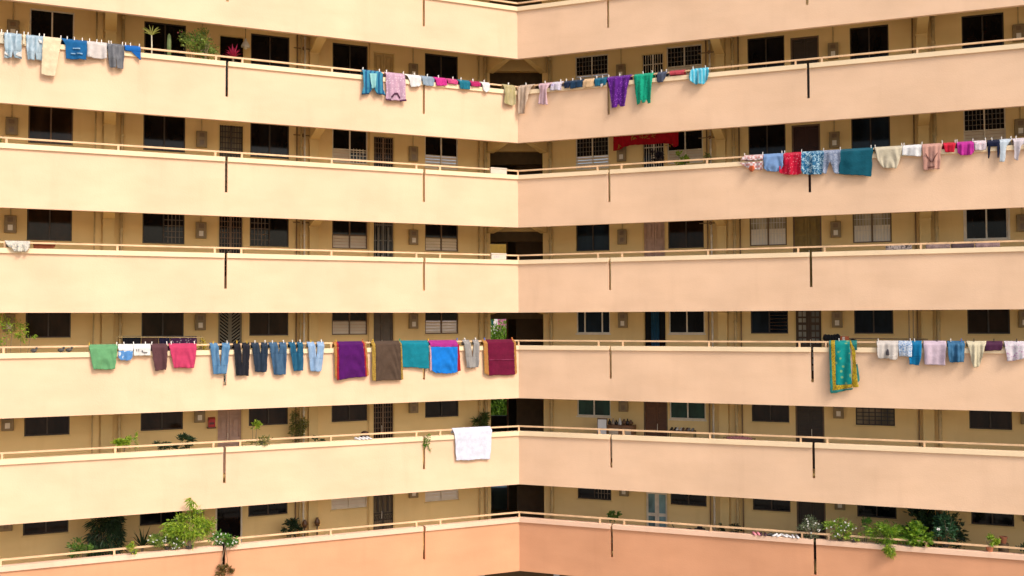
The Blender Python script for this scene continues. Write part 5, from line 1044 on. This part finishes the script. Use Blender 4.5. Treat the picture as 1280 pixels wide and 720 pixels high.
# mats hung inside the right railing, fourth gallery
MG = 'mats hung inside the right railing of the fourth gallery'
for (u0, u1, mt, lb) in ((1107, 1140, f('speckled mat', (0.42, 0.36, 0.34), 'floral', (0.06, 0.05, 0.05), 14), 'pale mat with black blotches, leftmost inside the right railing'), (1157, 1188, f('mauve mat', (0.34, 0.25, 0.24), 'floral', (0.24, 0.17, 0.17), 18), 'mauve mat right of the yellow post tie inside the railing'), (1189, 1218, f('grey plum mat', (0.11, 0.075, 0.085)), 'dark grey plum mat inside the right railing'), (1219, 1250, f('pinkish mat', (0.36, 0.25, 0.25), 'floral', (0.25, 0.17, 0.18), 18), 'pinkish patterned mat, rightmost inside the railing')):
    w = 'R'; s0, _ = at(u0, 312, w, .18); s1, _ = at(u1, 312, w, .18); m = MB(); n = 14
    zt = z0(3) + 1.80; rows = [(.185, zt - .0), (.19, zt - .12), (.195, zt - .3), (.20, zt - .6)]
    for dd, z in rows: m.v += [P(w, s0 + (s1 - s0) * x / n, dd + .008 * math.sin(x * 1.1 + u0), z) for x in range(n + 1)]
    for i in range(3):
        for j in range(n): m.f.append([i * (n + 1) + j, i * (n + 1) + j + 1, (i + 1) * (n + 1) + j + 1, (i + 1) * (n + 1) + j])
    m.f.append  # hooks to the rail
    o = m.build('mat', mt, fix=False, smooth=True); so = o.modifiers.new('thickness', 'SOLIDIFY'); so.thickness = .012; tag(o, lb, 'mat', MG)
    m = MB()
    for e in (.1, .9):
        s = s0 + (s1 - s0) * e; m.tube([P(w, s, .19, zt - .01), P(w, s, .15, zt + .05), P(w, s, .07, zt + .052), P(w, s, .03, zt + .04)], .006, 5)
    m.build('hook', BLACKM, o)
# row 5 right: white board, cabinet, shoe rack, door mat
w = 'R'; fz5 = z0(5) + FLOOR + .003
def stand_box(u0, u1, v0, d0, d1, k): s0, z = at(u0, v0, w, d0); s1, _ = at(u1, v0, w, d0); return s0, s1, z
s0, s1, zt = stand_box(747, 757.4, 524.4, .95, 1.0, 5)
b = thing('white_board', P(w, (s0 + s1) / 2, 1.0, fz5), 'tall white board leaning beside the cabinet right of the corner', 'board')
m = MB(); m.hexa([P(w, s, d, z) for z, d0, d1 in ((fz5, .90, .93), (zt, .98, 1.01)) for s, d in ((s0, d0), (s1, d0), (s1, d1), (s0, d1))]); m.build('panel', WHITEP, b)
m = MB(); m.hexa([P(w, s, d, z) for z, d0, d1 in ((fz5, .934, .95), (zt + .04, 1.014, 1.03)) for s, d in ((s0 - .03, d0), (s1 + .03, d0), (s1 + .03, d1), (s0 - .03, d1))]); m.build('frame', FR_BROWN, b)
s0, s1, zt = stand_box(758.6, 791, 531.4, 1.2, 1.6, 5)
b = thing('cabinet', P(w, (s0 + s1) / 2, 1.5, fz5), 'brown wooden cabinet with two white doors on the lower right gallery', 'cabinet')
m = MB(); m.box(w, s0, s1, 1.22, 1.68, fz5 + .05, zt); m.box(w, s0 + .02, s1 - .02, 1.25, 1.66, fz5, fz5 + .049); m.build('body', WOODM, b, bevel=.006)
mid = (s0 + s1) / 2
for a, c in ((s0 + .06, mid - .06), (mid + .07, s1 - .07)):
    m = MB(); m.box(w, a, c, 1.205, 1.218, fz5 + .12, zt - .10); dr = m.build('door', plain('cream door', (0.58, 0.46, 0.32)), b)
    m = MB(); m.ball(P(w, c - .04, 1.19, zt - .3), .015, .015, .015); m.build('handle', FR_BROWN, dr)
BG = 'bottles and ornaments on the brown cabinet'
btl = []
for i, (u, h, mt, lb) in enumerate(((762, .17, 'dark', 'dark bottle at the left end of the cabinet top'), (766.5, .20, 'pale', 'pale bottle second from the left on the cabinet'), (770.5, .15, 'dark', 'short dark bottle left of the white one on the cabinet'), (775, .21, 'white', 'white bottle in the middle of the cabinet top'), (780, .18, 'brown', 'brown round ornament right of the white bottle'), (784.5, .20, 'dark', 'tall dark ornament near the right of the cabinet'), (788.5, .16, 'brown', 'brown ornament at the right end of the cabinet top'))):
    s, _ = at(u, 531, w, 1.42); p = P(w, s, 1.42, zt + .002)
    mt_ = {'dark': plain('dark bottle', (0.03, 0.02, 0.018), .2), 'pale': plain('pale bottle', (0.35, 0.27, 0.20), .3), 'white': WHITEP, 'brown': plain('brown glaze', (0.14, 0.07, 0.03), .35)}[mt]
    m = MB(); m.lathe(p, [(.045, 0), (.055, .02), (.052, h * .55), (.02, h * .75), (.02, h)] if mt != 'brown' else [(.04, 0), (.08, h * .35), (.075, h * .6), (.03, h * .85), (.04, h)]); tag(m.build('bottle' if mt != 'brown' else 'ornament', mt_, smooth=True), lb, 'bottle' if mt != 'brown' else 'ornament', BG)
s0, s1, zt = stand_box(835, 868, 538, 1.2, 1.5, 5)
b = thing('shoe_rack', P(w, (s0 + s1) / 2, 1.4, fz5), 'low shoe rack below the green window of the lower right gallery', 'rack')
for q_ in (.12, .42, zt - fz5):
    m = MB(); m.box(w, s0, s1, 1.22, 1.52, fz5 + q_ - .02, fz5 + q_); m.build('shelf', FR_BROWN, b)
for s in (s0 + .015, s1 - .015):
    for d in (1.235, 1.505): m = MB(); m.box(w, s - .014, s + .014, d - .014, d + .014, fz5, zt - .021) if False else m.tube([P(w, s, d, fz5), P(w, s, d, fz5 + .099)], .013, 6); m.tube([P(w, s, d, fz5 + .121), P(w, s, d, fz5 + .399)], .013, 6); m.tube([P(w, s, d, fz5 + .421), P(w, s, d, zt - .021)], .013, 6); m.build('leg', BLACKM, b)
def shoe(p, ax, mat, L=.21):
    m = MB(); sd = Vector((-ax.y, ax.x, 0)); prof = [(-.5, .035, .08), (-.3, .036, .085), (-.05, .034, .07), (.2, .043, .05), (.4, .04, .04), (.5, .018, .025)]; vs = []; n = 8
    for t, wd, h in prof:
        c = p + ax * t * L
        vs += [c + sd * wd * math.cos(a) + ZUP * max(0, h * (.5 + .5 * math.sin(a))) for a in [2 * math.pi * j / n for j in range(n)]]
    m.v = vs
    for i in range(len(prof) - 1):
        for j in range(n): m.f.append([i * n + j, i * n + (j + 1) % n, (i + 1) * n + (j + 1) % n, (i + 1) * n + j])
    m.f += [list(range(n)), [len(vs) - n + j for j in range(n)]]
    return m
SG = 'shoes on the shoe rack'; cols = [('black', (0.02, 0.02, 0.02)), ('white', (0.70, 0.68, 0.64)), ('brown', (0.14, 0.07, 0.035)), ('grey', (0.28, 0.27, 0.26))]
def shoe_pair(w, s, d, z, c, label, group, ax):
    t = thing('pair_of_shoes', P(w, s, d, z), label, 'shoes', group)
    for e in (-.06, .06): shoe(P(w, s + e, d, z), ax, plain('shoe ' + c[0], c[1], .5)).build('shoe', plain('shoe ' + c[0], c[1], .5), t, smooth=True)
for i in range(4):
    c = cols[(i * 3) % 4 if i else 0]; s = s0 + .14 + (s1 - s0 - .28) * i / 3
    shoe_pair(w, s, 1.36, zt + .003, cols[i], '%s pair of shoes on top of the low shoe rack' % cols[i][0], SG, -NRM['R'])
    shoe_pair(w, s, 1.36, fz5 + .424, cols[(i + 2) % 4], '%s pair of shoes on the middle shelf of the shoe rack' % cols[(i + 2) % 4][0], SG, -NRM['R'])
sa, za = at(908, 548, w, .5); sb, _ = at(940, 551, w, .5)
m = MB(); n = 20
z_m = z0(5) + 1.70
for dd, zz in ((.56, z_m - .4), (.55, z_m - .03), (.53, z_m), (.51, z_m - .03), (.50, z_m - .5)): m.v += [P(w, sa + (sb - sa) * x / n, dd, zz - .03 * (2 * x / n - 1) ** 2 + .006 * math.sin(x * 2)) for x in range(n + 1)]
for i in range(4):
    for j in range(n): m.f.append([i * (n + 1) + j, i * (n + 1) + j + 1, (i + 1) * (n + 1) + j + 1, (i + 1) * (n + 1) + j])
o = m.build('doormat', f('red speckled mat', (0.28, 0.05, 0.07), 'check', (0.42, 0.24, 0.22), 40), fix=False, smooth=True); so = o.modifiers.new('thickness', 'SOLIDIFY'); so.thickness = .012; tag(o, 'red speckled mat draped over a low rail behind the lower right railing', 'mat')
tr_ = thing('mat_rail', P(w, (sa + sb) / 2, .53, fz5), 'thin low rail carrying the red speckled mat', 'rail')
m = MB(); m.tube([P(w, sa - .1, .53, z_m - .04), P(w, sb + .1, .53, z_m - .04)], .012, 6); m.build('bar', FR_BROWN, tr_)
for s in (sa - .08, sb + .08): m = MB(); m.tube([P(w, s, .53, fz5), P(w, s, .53, z_m - .053)], .012, 6); m.build('leg', FR_BROWN, tr_)
# row 5 left: white shoes and dark helmet on the coping
c = wpos(452, 547, .0)
for i, (u, lb) in enumerate(((449.5, 'left pair of white shoes drying on the lower left coping'), (459, 'right pair of white shoes drying on the lower left coping'))):
    s, _ = at(u, 549, 'L', .0); shoe_pair('L', s, .01, z0(5) + 1.664, ('bright white', (0.60, 0.58, 0.57)), lb, 'white shoes on the coping', DIR['L'] * -.6 + NRM['L'] * -.8)
p = wpos(456, 547, .40); p.z = z0(5) + FLOOR; hs = thing('stool', Vector((p.x, p.y, z0(5) + FLOOR + .003)), 'brown stool under the dark helmet behind the white shoes', 'stool')
zt_ = at(456, 548, 'L', .40)[1]
m = MB(); m.lathe(Vector((p.x, p.y, zt_ - .035)), [(.17, 0), (.18, .02), (.17, .034)]); m.build('seat', WOODM, hs)
for a in (.8, 2.4, 3.9, 5.5): m = MB(); m.tube([Vector((p.x + .13 * math.cos(a), p.y + .13 * math.sin(a), zt_ - .036)), Vector((p.x + .17 * math.cos(a), p.y + .17 * math.sin(a), z0(5) + FLOOR + .003))], .015, 6); m.build('leg', WOODM, hs)
he = thing('helmet', Vector((p.x, p.y, zt_)), 'dark rounded helmet on a stool behind the white shoes', 'helmet')
m = MB(); m.lathe(Vector((p.x, p.y, zt_ + .002)), [(.12, 0), (.145, .04), (.14, .12), (.10, .19), (.04, .22), (.005, .225)], 18); m.build('shell', plain('dark brown shell', (0.04, 0.02, 0.015), .25), he, smooth=True)
m = MB(); m.tube([Vector((p.x + .14 * math.cos(a), p.y + .147 * math.sin(a), zt_ + .07)) for a in [-2.6 + i * .2 for i in range(11)]], .02, 6); m.build('visor', BLACKM, he)
# row 6 right: child scooter, hat, shoes on the coping
c = wpos(853, 662, .9); fz = z0(6) + FLOOR; t = thing('bicycle', Vector((c.x, c.y, fz)), 'small black child bicycle before the lowest right wall', 'bicycle'); b0 = Vector((c.x, c.y, fz)); q = lambda x, z: b0 + ax * x + ZUP * z
for off in (-.33, .33):
    cc = q(off, .24)
    m = MB(); m.tube([cc + ax * .24 * math.cos(a) + ZUP * .24 * math.sin(a) for a in [i * math.pi / 12 for i in range(25)]], .022, 6, cap=False); wh = m.build('wheel', BLACKM, t)
    m = MB()
    for i in range(10): m.tube([cc, cc + ax * .22 * math.cos(i * .628) + ZUP * .22 * math.sin(i * .628)], .005, 4)
    m.build('spokes', FR_ALU, wh)
m = MB()
for a, b in ((q(-.33, .24), q(-.12, .62)), (q(-.12, .62), q(-.33, .98)), (q(-.12, .62), q(.22, .66)), (q(.22, .66), q(-.02, .26)), (q(.33, .24), q(.2, .8)), (q(-.33, .24), q(-.02, .26))): m.tube([a, b], .016, 6)
m.build('frame', BLACKM, t)
m = MB(); m.tube([q(-.38, 1.0) - NRM['R'] * .2, q(-.33, .99), q(-.38, 1.0) + NRM['R'] * .2], .013, 6); m.build('handlebar', BLACKM, t)
m = MB(); m.ball(q(.2, .83), .12, .08, .04); m.build('saddle', BLACKM, t)
p = wpos(875, 662, .7); st = thing('side_table', Vector((p.x, p.y, fz + .003)), 'small brown stand under the dark hat on the lowest right gallery', 'table')
m = MB(); m.lathe(Vector((p.x, p.y, p.z - .03)), [(.16, 0), (.16, .028)]); m.build('table_top', WOODM, st); m = MB(); m.lathe(Vector((p.x, p.y, fz + .003)), [(.12, 0), (.12, .02), (.025, .04), (.025, p.z - fz - .036)]); m.build('leg', WOODM, st)
ht = thing('hat', Vector((p.x, p.y, p.z)), 'dark wide hat lying on a stand right of the child bicycle', 'hat')
m = MB(); m.lathe(p + ZUP * .002, [(.17, .02), (.15, .012), (.09, .02), (.08, .09), (.05, .105), (.005, .105)], 18); m.build('hat_body', f('black felt', (0.02, 0.016, 0.014)), ht, smooth=True)
SH = 'shoes on the lowest right coping'
for i, (u, c, lb) in enumerate(((945.5, ('pink', (0.62, 0.22, 0.26)), 'pink pair of shoes, leftmost on the lowest right coping'), (954, ('dark plum', (0.05, 0.02, 0.03)), 'dark plum pair of shoes right of the pink pair'), (963, ('black', (0.02, 0.02, 0.02)), 'black pair of shoes left of the white pairs'), (971.5, ('bright white', (0.60, 0.58, 0.57)), 'white pair of shoes, left of three white pairs'), (983, ('bright white', (0.60, 0.58, 0.57)), 'white pair of shoes, middle of three white pairs'), (994, ('bright white', (0.60, 0.58, 0.57)), 'white pair of shoes, right of three white pairs'))):
    s, _ = at(u, 669, 'R', .0); shoe_pair('R', s, .015, z0(6) + 1.664, c, lb, SH, (DIR['R'] * rnd.uniform(-1, 1) + NRM['R'] * -rnd.uniform(.1, .7)).normalized())
# black cable on the lowest left wall
m = MB(); pts = [wpos(u, v, W - .025) for u, v in ((394.6, 622), (394.6, 632), (396.4, 641), (396.6, 652))]; pts[0].z = z0(6) + 3.2
m.tube(pts, .014, 6); tag(m.build('cable', BLACKM), 'loose black cable hanging down the lowest left wall', 'cable')

# ------------------------------------------------------------------ light
EL, AZ = 46, 44      # sun height, and how far it stands to the right of straight behind the camera
w_ = bpy.data.worlds.new('World'); sc.world = w_; w_.use_nodes = True
n = w_.node_tree.nodes; bg = n['Background']; sky = n.new('ShaderNodeTexSky'); sky.sky_type = 'NISHITA'; sky.sun_disc = False
sky.sun_elevation = R(EL); sky.sun_rotation = R(180 - AZ); sky.dust_density = 4; sky.air_density = 1.0; sky.ozone_density = 0.6
w_.node_tree.links.new(sky.outputs[0], bg.inputs['Color']); bg.inputs['Strength'].default_value = 0.15
sl = bpy.data.lights.new('sun', 'SUN'); sl.energy = 1.5; sl.angle = R(14); sl.color = (1, .94, .88)
so_ = bpy.data.objects.new('sun', sl); COL.objects.link(so_)
sd = Vector((math.sin(R(AZ)) * math.cos(R(EL)), -math.cos(R(AZ)) * math.cos(R(EL)), math.sin(R(EL))))
so_.rotation_euler = sd.to_track_quat('Z', 'Y').to_euler(); so_.location = sd * 60
sc.view_settings.view_transform = 'Standard'; sc.view_settings.look = 'None'; sc.view_settings.gamma = 1; sc.view_settings.use_curve_mapping = False
sc.view_settings.exposure = 0.68
